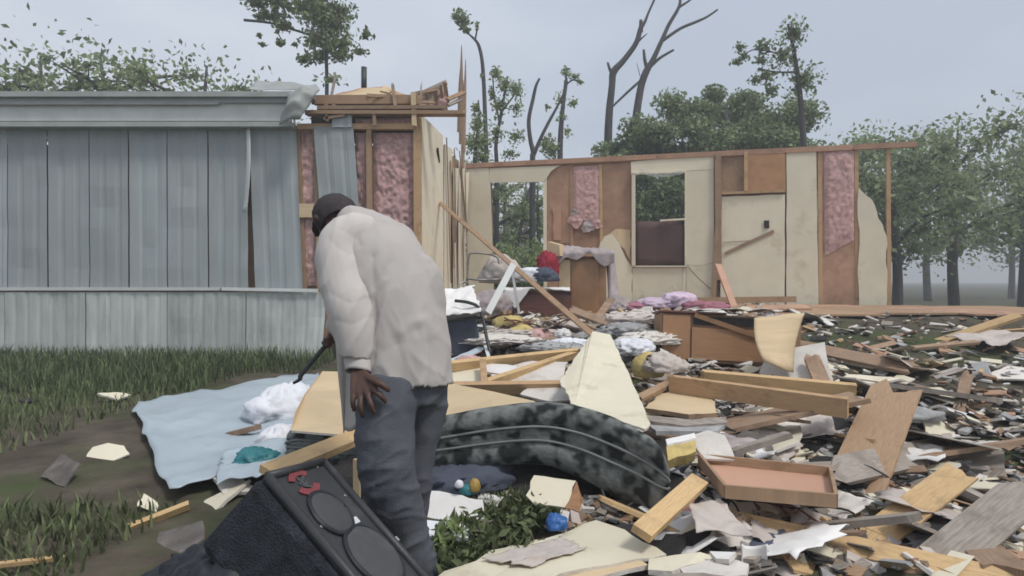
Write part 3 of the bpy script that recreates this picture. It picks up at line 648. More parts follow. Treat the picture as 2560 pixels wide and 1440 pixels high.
# woods seen through the doorway
wd = [(1236, 20, 5.2, 1.0, 'leafdark'), (1262, 24, 6.0, 1.3, 'leaf'), (1292, 21, 4.8, .9, 'leafdark'), (1318, 27, 6.5, 1.4, 'leafpale'), (1345, 22, 5.0, 1.0, 'leafdark'), (1275, 31, 6.0, 1.6, 'leaf')]
wl = ['thin dark-leaved tree against the left jamb of the doorway view', 'mid green tree seen through the doorway, left of centre', 'slim dark sapling in the middle of the doorway view', 'pale green tree far back in the doorway view', 'dark sapling against the right jamb of the doorway view', 'farthest green tree visible through the doorway']
for i, (px, d, h, cr, lf) in enumerate(wd):
    gen_tree(wl[i], (px - 1280) / FPX * d, d, h, cr, 60 + i, 'leaf' if lf == 'leafdark' else 'leafpale', 1300, .13, 'trees seen through the doorway', low=.2, bark='barkpale' if i % 2 else 'bark')
bl = ['low green bush at the left foot of the doorway view', 'dense green bush filling the middle of the doorway', 'green bush at the right foot of the doorway view', 'dark bush behind the window opening', 'leafy bush beneath the canopy right of the window']
for i, (px, d, h, cr) in enumerate([(1240, 16.5, 2.0, .8), (1290, 17.5, 2.3, 1.0), (1340, 16.5, 2.0, .8), (1650, 16, 2.9, 1.2), (1790, 16.5, 2.6, 1.3)]):
    gen_tree(bl[i], (px - 1280) / FPX * d, d, h, cr, 80 + i, 'leafpale' if i < 3 else 'leafdark', 3600, .10, 'bushes behind the rear wall', low=.05, name='bush')
# treeline beyond the right and left ends of the house
for i, (x, y, h, cr, lf) in enumerate([(10.5, 17, 5.6, 2.2, 'leafdark'), (13.5, 19, 6.5, 2.6, 'leaf'), (15, 15, 5.2, 2.2, 'leafdark'), (12, 22, 7, 2.6, 'leafpale'), (18, 22, 7, 3, 'leafdark')]):
    gen_tree(['dark green tree behind the broken end of the right wall', 'leafy tree beyond the right end of the wreck', 'dark low tree at the right edge of the clearing', 'tall pale tree far behind the right wall end', 'large dark tree farthest to the right'][i], x, y, h, cr, 100 + i, lf, 5000, .16, 'trees right of the wreck')
for i, (x, y) in enumerate([(-14, 22), (-20, 30), (-4, 36), (3, 38), (9, 34), (24, 36), (-30, 34), (32, 40)]):
    gen_tree(['distant full tree in the woods behind the wreck'][0], x, y, 7 + (i % 3), 3.4, 120 + i, 'leafdark', 3500, .26, 'distant trees in the woods')
# ---- grass (uncountable)
def grass(name, label, spots, n, hgt, m, seed):
    rs = random.Random(seed); vs, fs = [], []
    for _ in range(n):
        sp_ = spots[rs.randrange(len(spots))]; x0, x1, y0, y1 = sp_[:4]
        x, y = rs.uniform(x0, x1), rs.uniform(y0, y1)
        if len(sp_) > 4:
            if y > 1418 - (x - 1110) * .34: continue
            g_ = G(x, y); x, y = g_.x, g_.y
        z = H(x, y) - .01; h = hgt * rs.uniform(.4, 1.3); a = rs.random() * 6.28; l = rs.uniform(.1, .7) * h; wd_ = .006 + .004 * rs.random()
        dx, dy = math.cos(a), math.sin(a); b = len(vs)
        vs += [(x - dy * wd_, y + dx * wd_, z), (x + dy * wd_, y - dx * wd_, z), (x + dx * l * .4 + dy * wd_ * .7, y + dy * l * .4 - dx * wd_ * .7, z + h * .6), (x + dx * l * .4 - dy * wd_ * .7, y + dy * l * .4 + dx * wd_ * .7, z + h * .6), (x + dx * l, y + dy * l, z + h * .95)]
        fs += [(b, b + 1, b + 2, b + 3), (b + 3, b + 2, b + 4)]
    o = mk(name, vs, fs, M[m]); o['kind'] = 'stuff'; o['label'] = label; o['category'] = 'grass'; return o
grass('grass', 'rough green grass along the foot of the trailer skirting', [(-9, -2.6, 8.0, 9.7), (-9, -3.4, 6.5, 9.4)], 9000, .22, 'grass', 1)
grass('grass', 'trampled green grass showing between the debris in the foreground', [(1060, 1400, 1262, 1420, 1), (1060, 1400, 1262, 1420, 1), (-7, -3.5, 3.4, 8), (-7, -3.5, 3.4, 8), (-4, -1.75, 2, 3.3)], 14000, .10, 'weed', 2)
# ================================================================== loose things
def T(o, label, cat, group=None): return tag(o, label, cat, group)
def boxframe(px, py, d, yaw, pitch=0.0, roll=0.0):
    return Matrix.Translation(W(px, py, d)) @ Matrix.Rotation(yaw, 4, 'Z') @ Matrix.Rotation(pitch, 4, 'Y') @ Matrix.Rotation(roll, 4, 'X')
# --- left foreground
o = cloth('plastic_sheet', (G(330, 1010, .04), G(806, 930, .05), G(742, 1160, .06), G(420, 1230, .05)), M['bluesheet'], amp=.05, sc=2.2, seed=3, n=40, rag=.05)
T(o, 'pale blue sheet spread on the grass left of the mattress', 'sheet')
o = cloth('plastic_sheet', (G(560, 1130, .10), G(720, 1105, .10), G(716, 1190, .09), G(540, 1215, .08)), M['bluesheet'], amp=.06, sc=4, seed=8, n=24, rag=.08)
T(o, 'crumpled pale blue sheet end beside the black speaker top', 'sheet')
def leanh(nm, px, py, r, m, lab, cat, seed, amp=.45, sc=2.2, lift=0.0, n=30, d=None):
    c = W(px, py, d) if d else G(px, py); c.z += lift + r[2] * .4
    return T(heap(nm, c, r, M[m], seed=seed, amp=amp, sc=sc, n=n), lab, cat)
leanh('cloth_bundle', 712, 1052, (.24, .24, .16), 'whitecloth', 'larger crumpled white cloth on the pale blue sheet', 'cloth', 4, lift=.03)
leanh('cloth_bundle', 702, 1128, (.12, .15, .09), 'whitecloth', 'smaller crumpled white cloth below the larger one, by the mattress end', 'cloth', 6, lift=.03)
leanh('cloth_bundle', 706, 1150, (.10, .06, .03), 'greycloth', 'muddy brown rag between white cloth and plank', 'cloth', 7, lift=.06)
leanh('plastic_bag', 640, 1195, (.10, .10, .05), 'tealbit', 'dark teal crumpled bag behind the speaker corner', 'bag', 9, lift=.09)
# --- mattress: one bowed slab with two piping lines
mm = mat('mattress_ticking', (.17, .182, .174), .9, .35, 18, .35, 45, (.016, .018, .018), .95, 13, .455, rnd=0, spec=.15, sdetail=1.2, srough=.4)
ST = [(716, 1078, 1146, 3.66), (760, 1066, 1158, 3.62), (860, 1070, 1180, 3.55), (1000, 1068, 1185, 3.46), (1100, 1046, 1182, 3.4), (1230, 1021, 1170, 3.35), (1350, 1010, 1166, 3.3), (1440, 1016, 1194, 3.24), (1530, 1042, 1238, 3.16), (1600, 1078, 1268, 3.08), (1638, 1102, 1288, 3.03), (1662, 1134, 1284, 3.0), (1674, 1166, 1262, 3.0)]
STI = catmull(ST, 6)
PROF = [(.86, -.06), (.45, -.06), (.12, -.05), (.06, -.03), (.02, .02), (-.004, .10), (-.014, .20), (-.008, .31), (.006, .38), (.012, .405), (.0, .42), (.012, .435), (.0, .50), (.0, .56), (.012, .625), (.0, .64), (.012, .655), (-.006, .72), (-.01, .80), (-.004, .89), (.012, .95), (.05, .985), (.13, .95), (.26, .86), (.50, .70), (.82, .52), (.90, .4), (.91, .3), (.90, .1)]
def mat_pt(q, dy, f):
    p = W(q[0], q[1], q[3]); b = W(q[0], q[2], q[3]); z = b.z + (p.z - b.z) * f
    return V((p.x + (p.x * dy * .05), p.y + dy, z))
vs, fs = [], []; NP = len(PROF); NS = len(STI)
for i, q in enumerate(STI):
    e = min(1, i / 3.0, (NS - 1 - i) / 4.0); e = .90 + .10 * math.sqrt(e)
    mid = .5
    for dy, f in PROF:
        p = mat_pt(q, .45 + (dy - .45) * (e * .12 + .88), mid + (f - mid) * e)
        p += V((0, -1, .4)) * (.012 * nz3(p, 9, 2) + .02 * nz3(p, 3.5, 6)); vs.append(p)
for i in range(NS - 1):
    for j in range(NP):
        fs.append((i * NP + j, (i + 1) * NP + j, (i + 1) * NP + (j + 1) % NP, i * NP + (j + 1) % NP))
fs += [tuple(range(NP)), tuple((NS - 1) * NP + j for j in range(NP - 1, -1, -1))]
mat_root = thing('mattress', 'bowed dark patterned mattress arched over the debris behind the man', 'mattress', (.15, 3.5, 0))
mo = mk('mattress_body', vs, fs, mm, mat_root, smooth=True)
for f, nm in ((.42, 'piping'), (.64, 'piping')):
    tubes(nm, [[(*(mat_pt(q, .0 if f < .9 else .04, f if 2 < i < NS - 3 else .5 + (f - .5) * .8) + V((0, -.004, 0))), .0075) for i, q in enumerate(STI)]], mat('piping_tape_%d' % int(f * 100), (.20, .21, .20), .8, .2, 9), mat_root, seg=6, k=1)
# --- big tan panel lying over the mattress
o = panel('wall_panel', [W(806, 928, 4.9), W(900, 930, 4.9), W(1118, 957, 4.5), W(1230, 978, 4.15), W(1338, 1003, 3.72), W(1230, 1016, 3.5), W(1100, 1044, 3.47), W(985, 1066, 3.44), (W(862, 1087, 3.42)), W(728, 1076, 3.52), W(738, 1030, 3.7), W(762, 985, 4.05)], .012, M['plytan'], core=M['gypsum'])
T(o, 'large tan wall panel lying across the mattress behind the man', 'wall panel')
o = board('plank', W(668, 1182, 2.62), W(905, 1086, 3.15), .095, .035, M['lumber'], up=V((0, -.6, 1)))
T(o, 'light plank slanting up behind the speaker to the man\'s knee', 'plank')
o = board('wooden_post', W(892, 1148, 3.0), W(893, 1330, 3.0), .03, .03, M['plytan'], up=V((0, -1, 0))); T(o, 'short pale upright stick beside the man\'s knee under the mattress', 'post')
# --- things in the hollow under the mattress
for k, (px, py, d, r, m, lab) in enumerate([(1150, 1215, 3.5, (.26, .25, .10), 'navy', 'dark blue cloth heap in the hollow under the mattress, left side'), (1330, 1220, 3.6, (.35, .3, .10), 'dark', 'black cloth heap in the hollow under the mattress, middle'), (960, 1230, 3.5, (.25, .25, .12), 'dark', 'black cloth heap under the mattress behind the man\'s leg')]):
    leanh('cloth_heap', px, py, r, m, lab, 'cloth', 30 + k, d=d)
panel_w = [W(1035, 1218, 3.12), W(1120, 1232, 3.1), W(1207, 1250, 3.06), W(1210, 1302, 2.94), W(1130, 1300, 2.92), W(1040, 1290, 2.95)]
T(panel('foam_board', panel_w, .05, M['white'], rag=.006), 'thick white foam board slab on the weeds right of the man\'s leg', 'foam board')
T(panel('foam_board', [W(1040, 1298, 2.8), W(1180, 1306, 2.8), W(1170, 1345, 2.68), W(1045, 1340, 2.68)], .02, M['whitecloth'], rag=.01, seed=4), 'flat white board scrap under the weeds below the foam slab', 'foam board')
t = thing('broken_box', 'torn cream cardboard box with a brown inside under the mattress', 'box', W(1380, 1270, 2.85))
panel('box_side', [W(1335, 1188, 3.0), W(1440, 1202, 3.0), W(1412, 1268, 2.82), W(1338, 1262, 2.82), W(1315, 1238, 2.86)], .006, M['creamdirty'], t, rag=.008)
panel('box_side', [W(1442, 1203, 3.0), W(1456, 1246, 2.96), W(1448, 1280, 2.85), W(1414, 1270, 2.82)], .006, M['veneer'], t, rag=.006)
T(heap('plastic_wrapper', W(1391, 1312, 2.72), (.028, .022, .03), M['bluebit'], seed=44, amp=.9, sc=2.0, n=20), 'bright blue crumpled wrapper on the weeds in front of the mattress', 'wrapper')
t = thing('toy', 'small yellow and teal plastic toy in the dark hollow under the mattress', 'toy', W(1175, 1236, 3.08))
heap('toy_body', W(1186, 1218, 3.12), (.026, .025, .036), M['yellowbit'], t, seed=3, amp=.3, sc=1.5, n=16)
heap('toy_base', W(1166, 1228, 3.12), (.03, .03, .03), M['tealbit'], t, seed=5, amp=.3, sc=1.5, n=16)
heap('toy_head', W(1148, 1212, 3.08), (.02, .02, .022), M['whitecloth'], t, seed=6, amp=.2, sc=1.5, n=12)
# --- triangular cream board leaning on the mattress
o = panel('wallboard', [W(1482, 828, 5.5), W(1526, 836, 5.5), W(1548, 882, 5.0), W(1588, 972, 4.0), W(1626, 1058, 3.36), W(1612, 1073, 3.26), W(1500, 1034, 3.5), W(1426, 1008, 3.72), W(1420, 985, 3.9), W(1399, 955, 4.2), W(1432, 902, 4.75), W(1462, 860, 5.2)], .013, M['creamdirty'], core=M['gypsum'], rag=.006)
T(o, 'tall tapering cream wallboard piece leaning over the back of the mattress', 'wallboard')
# --- foreground wallboard sheet and scraps at the lower edge
o = panel('wallboard', [G(x, y, .13) for x, y in [(1490, 1300), (1562, 1324), (1666, 1386), (1560, 1404), (1440, 1425), (1330, 1460), (1060, 1475), (1110, 1428), (1190, 1402), (1226, 1376), (1390, 1338)]], .013, M['creamdirty'], core=M['gypsum'], rag=.01)
T(o, 'large cream wallboard sheet lying flat at the bottom edge', 'wallboard')
o = cloth('torn_paper', (G(1205, 1396, .145), G(1400, 1344, .145), G(1462, 1372, .145), G(1330, 1418, .145)), M['paper'], amp=.008, sc=9, seed=2, n=20, rag=.12)
T(o, 'muddy torn paper on the left of the foreground wallboard sheet', 'paper')
scr = [([(1300, 1440), (1420, 1418), (1600, 1400), (1622, 1412), (1480, 1446), (1330, 1470)], 'plytan', 'broken tan board along the front edge of the wallboard sheet', 'board'),
       ([(1622, 1398), (1750, 1380), (1790, 1392), (1680, 1428), (1620, 1424)], 'creamdirty', 'dirty cream board scrap right of the foreground sheet', 'wallboard'),
       ([(1700, 1420), (1800, 1386), (1872, 1410), (1866, 1436), (1720, 1450)], 'gypsum', 'pale plaster slab at the bottom right', 'wallboard'),
       ([(1440, 1452), (1700, 1432), (1880, 1440), (1860, 1475), (1480, 1490)], 'lumbergrey', 'grey weathered board at the very bottom edge', 'board'),
       ([(1774, 1378), (1840, 1380), (1822, 1398), (1790, 1396)], 'white', 'small white plaster chip above the pale slab', 'wallboard')]
for k, (pp, m, lab, cat) in enumerate(scr):
    T(panel('wallboard_scrap', [G(x, y, .12 + .012 * k) for x, y in pp], .018, M[m], core=M['gypsum'], rag=.012, seed=k), lab, cat)
def cup(u, v):
    a = (u - .5) * 2.4; return W(1886, 1388, 2.55) + V((math.sin(a) * .055, -.02 + .05 * math.cos(a), (v - .5) * .085 - .02 * math.cos(a * 1.5)))
T(surf('broken_bowl', cup, 14, 6, M['white'], th=.006), 'curved white broken shell piece near the bottom right corner', 'bowl')
# --- plank, drawer, timbers at the right
T(board('plank', W(1603, 1334, 2.50), W(1748, 1202, 2.98), .085, .035, M['lumber'], up=V((-.3, -.8, .6))), 'clean light plank slanting up to the open drawer at right', 'plank')
def traybox(label, cat, c00, c10, c11, c01, hgt, m, rim, name):
    P = [V(p) for p in (c00, c10, c11, c01)]; t = thing(name, label, cat, sum(P, V()) / 4)
    panel('drawer_bottom', P, .008, m, t)
    n = newell(P); n = n if n.z > 0 else -n
    for i in range(4):
        a, b = P[i], P[(i + 1) % 4]; board('drawer_side', a + n * hgt * .3, b + n * hgt * .3, .016, hgt, rim, t, up=n)
    return t
traybox('shallow pinkish wooden drawer lying open at the right edge', 'drawer', W(1748, 1156, 3.35), W(2075, 1190, 3.2), W(2090, 1262, 2.75), W(1812, 1238, 2.85), .06, M['drawer'], M['lumberdark'], 'wooden_tray')
T(panel('plywood_piece', [W(1612, 1020, 4.25), W(1650, 984, 4.6), W(1702, 976, 4.7), W(1782, 992, 4.5), W(1792, 1032, 4.1), W(1722, 1036, 4.05)], .03, M['plytan'], core=M['lumberdark'], rag=.008), 'tan plywood piece stacked on grey boards right of the leaning wallboard', 'plywood')
T(panel('board', [W(1606, 1036, 4.15), W(1720, 1048, 4.0), W(1815, 1042, 4.05), W(1818, 1056, 3.9), W(1712, 1064, 3.9), W(1610, 1050, 4.0)], .025, M['lumbergrey'], rag=.006), 'grey board directly under the tan plywood piece', 'board')
T(panel('board', [W(1618, 1056, 4.05), W(1712, 1068, 3.9), W(1812, 1062, 3.9), W(1790, 1078, 3.8), W(1640, 1078, 3.8)], .025, M['greyjunk'], rag=.006, seed=4), 'lowest grey board in the stack under the tan plywood', 'board')
T(board('timber', W(1700, 962, 4.6), W(2120, 1020, 3.9), .045, .125, M['lumberorange'], up=V((0, -.2, 1)), jag=(.08, 0)), 'long thick timber running out of the photo at right, the lower of two', 'timber')
T(board('timber', W(1762, 940, 4.95), W(2140, 975, 4.6), .05, .09, M['lumber'], up=V((0, -.3, 1)), jag=(.03, 0)), 'long light timber running out of the photo at right, the upper of two', 'timber')
T(board('timber', W(1600, 996, 4.35), W(1680, 955, 4.8), .06, .035, M['lumberdark'], up=V((0, -.5, 1)), jag=(.05, .05)), 'short splintered stick between the leaning wallboard and the timbers', 'timber')
T(board('timber', W(1840, 1128, 3.6), W(1962, 1090, 3.7), .05, .035, M['lumbergrey'], jag=(.05, .05)), 'weathered stick above the open drawer', 'timber')
# --- foam chunk; a near-black plug paints the shade of its hole
t = thing('foam_chunk', 'yellow foam chunk with a hole painted in as dark shade beside the leaning wallboard', 'foam', W(1622, 945, 5.0))
heap('foam_body', W(1622, 922, 5.0), (.12, .12, .12), M['foam'], t, seed=12, amp=.18, sc=1.6, n=26)
tubes('painted_hole_shade', [[(*W(1625, 896, 4.86), .03), (*W(1625, 896, 4.93), .02)]], M['dark'], t, seg=10, k=1)
leanh('insulation_lump', 1660, 925, (.14, .12, .08), 'paper', 'torn paper-faced insulation lump right of the foam chunk', 'insulation', 14, d=4.9)
T(panel('bent_panel', [W(1650, 870, 5.4), W(1672, 880, 5.3), W(1722, 940, 4.8), W(1770, 962, 4.6), W(1730, 968, 4.6), W(1690, 950, 4.75)], .012, M['gypsum'], rag=.01), 'pale torn strip curving down to the timbers', 'wallboard')
# --- fallen dresser at right
F = frame(W(1652, 902, 5.9), V((1, -.06, -.045)), V((0, .1, 1)))
t = thing('fallen_dresser', 'long brown wooden dresser lying broken on the right', 'dresser', W(1770, 905, 6.0))
fbox('dresser_body', F, (0, 1.30), (.02, .44), (.0, .46), M['veneer'], t, .006)
fbox('drawer_front', F, (.012, .268), (-.004, .016), (.03, .44), M['veneer'], t, .004)
fbox('drawer_front', F, (.282, 1.02), (-.004, .016), (.03, .33), M['veneer'], t, .004)
fbox('painted_opening_shade', F, (.30, 1.26), (-.002, .018), (.36, .44), M['dark'], t)  # solid near-black strip on the front; the shade of an opening is painted
board('broken_rail', F @ V((.30, -.02, .45)), F @ V((.97, -.02, .25)), .02, .045, M['veneer'], t)
fbox('dresser_top', F, (-.02, .60), (-.02, .46), (.463, .482), M['veneerdark'], t, .003)
T(cloth('torn_sheeting', (F @ V((.35, -.06, .49)), F @ V((1.1, -.1, .52)), F @ V((1.15, .5, .54)), F @ V((.3, .5, .52))), M['paper'], amp=.03, sc=7, seed=5, n=24, rag=.07), 'pale torn sheeting draped along the top of the fallen dresser', 'sheeting')
# curved yellowish barrel-like panel at the right
def crv(u, v):
    p = bil(W(1886, 792, 5.45), W(2010, 782, 5.75), W(1990, 930, 5.35), W(1918, 905, 5.2))(u, v); return p + V((-.05 * math.sin(v * 2.4), -.12 * math.sin(u * 3.0) * (.4 + .6 * v), .02 * nz3(p, 4)))
T(surf('curved_panel', crv, 16, 10, M['plytan'], th=.014), 'bowed yellowish plywood panel leaning at the right end of the fallen dresser', 'plywood')
# --- fallen wall frame of yellow timbers
t = thing('fallen_wall_frame', 'fallen frame of yellow studs between the man and the leaning wallboard', 'wall frame', W(1290, 950, 5.0))
for x0, y0, d0, x1, y1, d1, wd_ in [(1090, 919, 5.0, 1440, 882, 5.5, .075), (1218, 958, 4.7, 1430, 888, 5.45, .06), (1090, 972, 4.5, 1408, 968, 4.55, .09), (1207, 906, 5.05, 1211, 964, 4.65, .06)]:
    board('stud', W(x0, y0, d0), W(x1, y1, d1), .05, wd_, M['lumberorange'] if y1 > 960 else M['lumber'], t, up=V((0, -.4, 1)), jag=(.02, .04))
for k, (pp, d, m, lab) in enumerate([([(1120, 925), (1206, 910), (1206, 962), (1120, 972)], 5.1, 'cream', 'cream panel piece behind the left bay of the fallen stud frame'),
        ([(1240, 922), (1330, 902), (1420, 905), (1402, 962), (1226, 962)], 5.1, 'gypsum', 'pinkish plaster piece inside the fallen stud frame'),
        ([(1110, 905), (1196, 866), (1212, 868), (1150, 912)], 5.6, 'bluesheet', 'pale blue triangular scrap above the fallen stud frame'),
        ([(1210, 905), (1292, 915), (1280, 935), (1216, 930)], 5.2, 'white', 'white scrap between the studs of the fallen frame'),
        ([(1335, 960), (1420, 935), (1432, 1000), (1380, 1004), (1300, 985)], 4.6, 'gypsum', 'pale plaster slab in front of the lower yellow stud')]):
    T(panel('wallboard_scrap', [W(x, y, d - (y - pp[0][1]) * .008) for x, y in pp], .012, M[m], core=M['gypsum'], rag=.012, seed=20 + k), lab, 'wallboard')
# --- furniture on the floor deck
F = frame(W(1395, 786, 8.95), V((1, -.16, 0)), V((0, 0, 1)))
t = thing('wooden_cabinet', 'upright brown wooden cabinet left of the window, draped with cloth', 'cabinet', W(1450, 788, 9.1))
fbox('cabinet_body', F, (.0, .68), (.02, .50), (0, .80), M['veneer'], t, .008)
fbox('cabinet_door', F, (.19, .58), (-.004, .016), (.03, .77), M['veneer'], t, .005)
fbox('cabinet_side_strip', F, (.01, .175), (.002, .016), (.02, .78), M['plytan'], t, .004)
fbox('cabinet_top', F, (-.02, .71), (-.02, .52), (.803, .83), M['veneerdark'], t, .005)
def bedding(u, v):
    x = -.16 + .96 * u; lump = .10 * math.exp(-((u - .3) / .28) ** 2) + .05 * math.exp(-((u - .75) / .2) ** 2)
    edge = .10 + .07 * math.sin(u * 7 + 1) + .05 * math.sin(u * 17)
    if v < .6: y = .52 - .58 * v / .6; z = .86 + lump * (1 - (v / .6) ** 3)
    else: y = -.065 - .02 * math.sin(u * 19); z = .86 - (v - .6) / .4 * edge
    if u < .14: z -= (.14 - u) * 1.1
    p = F @ V((x, y, z)); return p + V((0, -.01, 0)) * math.sin(u * 31) + V((0, 0, 1)) * (.035 * ridg(p, 5, 3) + .02 * ridg(p, 11, 5)) * (1 if v < .6 else .3)
T(surf('draped_cloth', bedding, 48, 26, M['greycloth'], th=.012), 'grey-lilac bedding draped over the top of the wooden cabinet', 'cloth')
def drape(u, v):
    p = F @ V((.67 + .09 * u + .12 * v * u, .02 + .42 * u, .86 - .82 * v)); return p + V((.05 * math.sin(9 * u + 3 * v) + .05 * v, -.08 * math.sin(6 * u), .03 * nz3(p, 6)))
T(surf('draped_cloth', drape, 18, 18, M['greycloth'], th=.012), 'grey cloth hanging down the right side of the cabinet', 'cloth')
T(heap('draped_cloth', F @ V((.84, .1, .10)), (.17, .2, .12), M['greycloth'], seed=19, amp=.5, sc=2.2), 'grey cloth crumpled on the floor by the cabinet foot', 'cloth')
T(heap('red_cloth', W(1368, 672, 8.8), (.12, .10, .18), M['redcloth'], seed=21, amp=.55, sc=2.6), 'dark red garment hanging at the cabinet\'s left side', 'clothing')
T(panel('small_box', [W(1368, 604, 8.9), W(1398, 612, 8.8), W(1400, 640, 8.8), W(1370, 642, 8.9)], .15, M['plytan']), 'small tan box under the bedding on the cabinet', 'box')
F2 = frame(W(1264, 808, 8.2), V((1, -.04, .0)), V((0, 0, 1)))
t = thing('low_chest', 'low dark red-brown wooden chest half covered by a white sheet', 'chest', W(1345, 808, 8.4))
fbox('chest_body', F2, (0, .86), (.02, .5), (0, .40), M['veneerdark'], t, .006)
fbox('chest_front', F2, (.02, .84), (-.002, .016), (.03, .37), M['veneerdark'], t, .004)
fbox('chest_top', F2, (-.02, .88), (-.02, .52), (.403, .425), M['veneerdark'], t, .004)
def shd(u, v):
    x = -.02 + .86 * u; y = .5 - .54 * min(1, v / .55); z = .445
    if v > .55: z -= (v - .55) * .62 * max(0.05, 1 - abs(u - .17) * 4.2)
    p = F2 @ V((x, y - .03 * (v > .55), z)); return p + V((0, 0, .025 * ridg(p, 6, 2)))
T(surf('white_sheet', shd, 30, 24, M['white'], th=.006), 'white sheet with a pointed corner hanging over the low dark chest', 'sheet')
for k, (px, py, d, r, m, lab) in enumerate([(1330, 692, 8.5, (.20, .15, .09), 'whitecloth', 'white crumpled clothes on the low chest'), (1362, 694, 8.4, (.14, .12, .10), 'navy', 'dark blue garment on the low chest'), (1308, 700, 8.3, (.14, .12, .06), 'greyjunk', 'grey rag at the left of the low chest'),
        (1250, 690, 8.8, (.22, .2, .20), 'paper', 'brownish clutter heap left of the low chest'), (1228, 770, 7.6, (.2, .2, .16), 'greycloth', 'grey cloth heap behind the bent white strip')]):
    T(heap('clothes_heap', W(px, py, d), r, M[m], seed=50 + k, amp=.5, sc=2.2, n=26), lab, 'clothing')
# hamper and white cloth right behind the man
F3 = frame(W(1102, 900, 6.0), V((1, .1, .16)), V((0, -.1, 1)))
t = thing('storage_tote', 'dark grey-blue storage tote behind the man\'s right hip', 'tote', W(1150, 905, 6.1))
fbox('tote_body', F3, (0, .40), (.0, .34), (.0, .36), M['navy'], t, .02)
fbox('tote_rim', F3, (-.015, .415), (-.015, .355), (.345, .375), M['darksteel'], t, .008)
T(cloth('white_cloth', (F3 @ V((-.1, -.06, .42)), F3 @ V((.46, -.1, .40)), F3 @ V((.42, .4, .62)), F3 @ V((-.05, .4, .60))), M['white'], amp=.05, sc=5, seed=4, n=24, rag=.1), 'white cloth lying over the dark tote', 'cloth')
T(board('metal_strip', W(1220, 782, 6.7), W(1284, 660, 7.2), .075, .01, M['whitemetal'], up=V((.3, -1, .1))), 'pale flat metal strip slanting up in front of the doorway', 'metal strip')
T(board('metal_strip', W(1279, 672, 7.2), W(1298, 785, 7.0), .03, .01, M['greyjunk'], up=V((.3, -1, .1))), 'grey metal strip crossing the left end of the low chest', 'metal strip')
t = thing('walking_frame', 'bent grey tube walking frame standing in front of the doorway', 'walking frame', W(1205, 760, 8.5))
r_ = .014
for L in [[(1168, 770, 8.5), (1168, 700, 8.5), (1172, 642, 8.5), (1180, 633, 8.5), (1212, 634, 8.5), (1240, 642, 8.6), (1247, 660, 8.6), (1250, 770, 8.6)],
          [(1166, 696, 8.5), (1200, 700, 8.4), (1252, 698, 8.5)], [(1142, 760, 8.1), (1146, 716, 8.1), (1166, 706, 8.2), (1180, 735, 8.3)]]:
    tubes('frame_tube', [[(*W(x, y, d), r_) for x, y, d in L]], M['steel'], t, seg=7)
T(tubes('cable', [[(*W(x, y, d), .016) for x, y, d in [(1138, 752, 6.0), (1170, 756, 5.95), (1196, 768, 5.95), (1208, 800, 5.9), (1216, 840, 5.8), (1226, 886, 5.7)]]], M['darksteel'], seg=7), 'dark bent hose hanging over the white cloth and tote', 'hose')
T(board('metal_strip', W(1212, 860, 5.9), W(1222, 892, 5.6), .03, .008, M['whitemetal'], up=V((0, -1, .2))), 'short white metal strip beside the dark hose', 'metal strip')
T(board('timber', W(1101, 508, 10.9), W(1478, 834, 6.1), .055, .035, M['lumberdark'], up=V((0, -1, .3)), jag=(.06, .06)), 'long thin timber slanting from the cream partition down to the rubble', 'timber')
T(board('timber', W(1795, 662, 10.2), W(1838, 776, 9.2), .10, .04, M['drawer'], up=V((0, -1, .2))), 'short board leaning against the corner post by the window wall', 'timber')
for k, (px, py, d, r, m, lab) in enumerate([(1600, 768, 8.9, (.22, .16, .06), 'mauve', 'mauve garment at the left of the fabric pile under the window'), (1645, 762, 8.9, (.25, .2, .08), 'lilac', 'lilac bedding in the fabric pile under the window'), (1690, 756, 8.9, (.22, .2, .12), 'lilac', 'pale lilac bundle, highest of the fabric pile'),
        (1730, 770, 8.8, (.22, .2, .08), 'mauve', 'pink-mauve bedding right of the lilac bundle'), (1775, 768, 8.8, (.22, .2, .06), 'mauve', 'dark pink cloth at the right end of the fabric pile'), (1780, 784, 7.4, (.12, .1, .04), 'white', 'small white cloth on the fallen dresser edge')]):
    T(heap('fabric_heap', W(px, py, d), r, M[m], seed=70 + k, amp=.45, sc=2.2, n=26), lab, 'cloth')
T(board('baseboard', W(1700, 752, 10.6), W(1990, 748, 10.4), .05, .10, M['lumberdark'], up=V((0, 0, 1))), 'brown baseboard lying at the foot of the right wall bay', 'board')
T(board('baseboard', W(1760, 772, 9.0), W(2020, 768, 9.0), .25, .03, M['sheath'], up=V((0, -.2, 1))), 'wide reddish board on the floor behind the fallen dresser', 'board')
for k, (px, py, d, r, m, lab) in enumerate([(1408, 838, 6.4, (.07, .07, .07), 'white', 'round white cushion scrap left of the leaning wallboard tip'), (1560, 830, 6.3, (.2, .2, .10), 'greyjunk', 'grey crumpled stuff right of the leaning wallboard tip'), (1610, 800, 7.0, (.25, .2, .09), 'paper', 'pale paper heap left of the fallen dresser'),
        (1575, 875, 5.6, (.14, .14, .10), 'whitecloth', 'silvery white bag beside the leaning wallboard'), (1620, 850, 6.0, (.2, .16, .09), 'gypsum', 'whitish plaster heap left of the dresser corner'), (1380, 870, 5.9, (.2, .16, .06), 'greyjunk', 'dark grey rag above the yellow stud end'),
        (1430, 862, 6.0, (.14, .12, .06), 'whitecloth', 'white rag above the yellow stud end'), (1320, 832, 6.6, (.3, .2, .04), 'paper', 'brownish matted carpet heap in front of the low chest'), (1250, 850, 6.2, (.3, .25, .05), 'gypsum', 'pale pinkish rubble slab behind the yellow studs')]):
    T(heap('junk_heap', W(px, py, d), (r[0] * 1.1, r[1], r[2] * .7), M[m], seed=90 + k, amp=.6, sc=3.4, n=34), lab, 'junk')
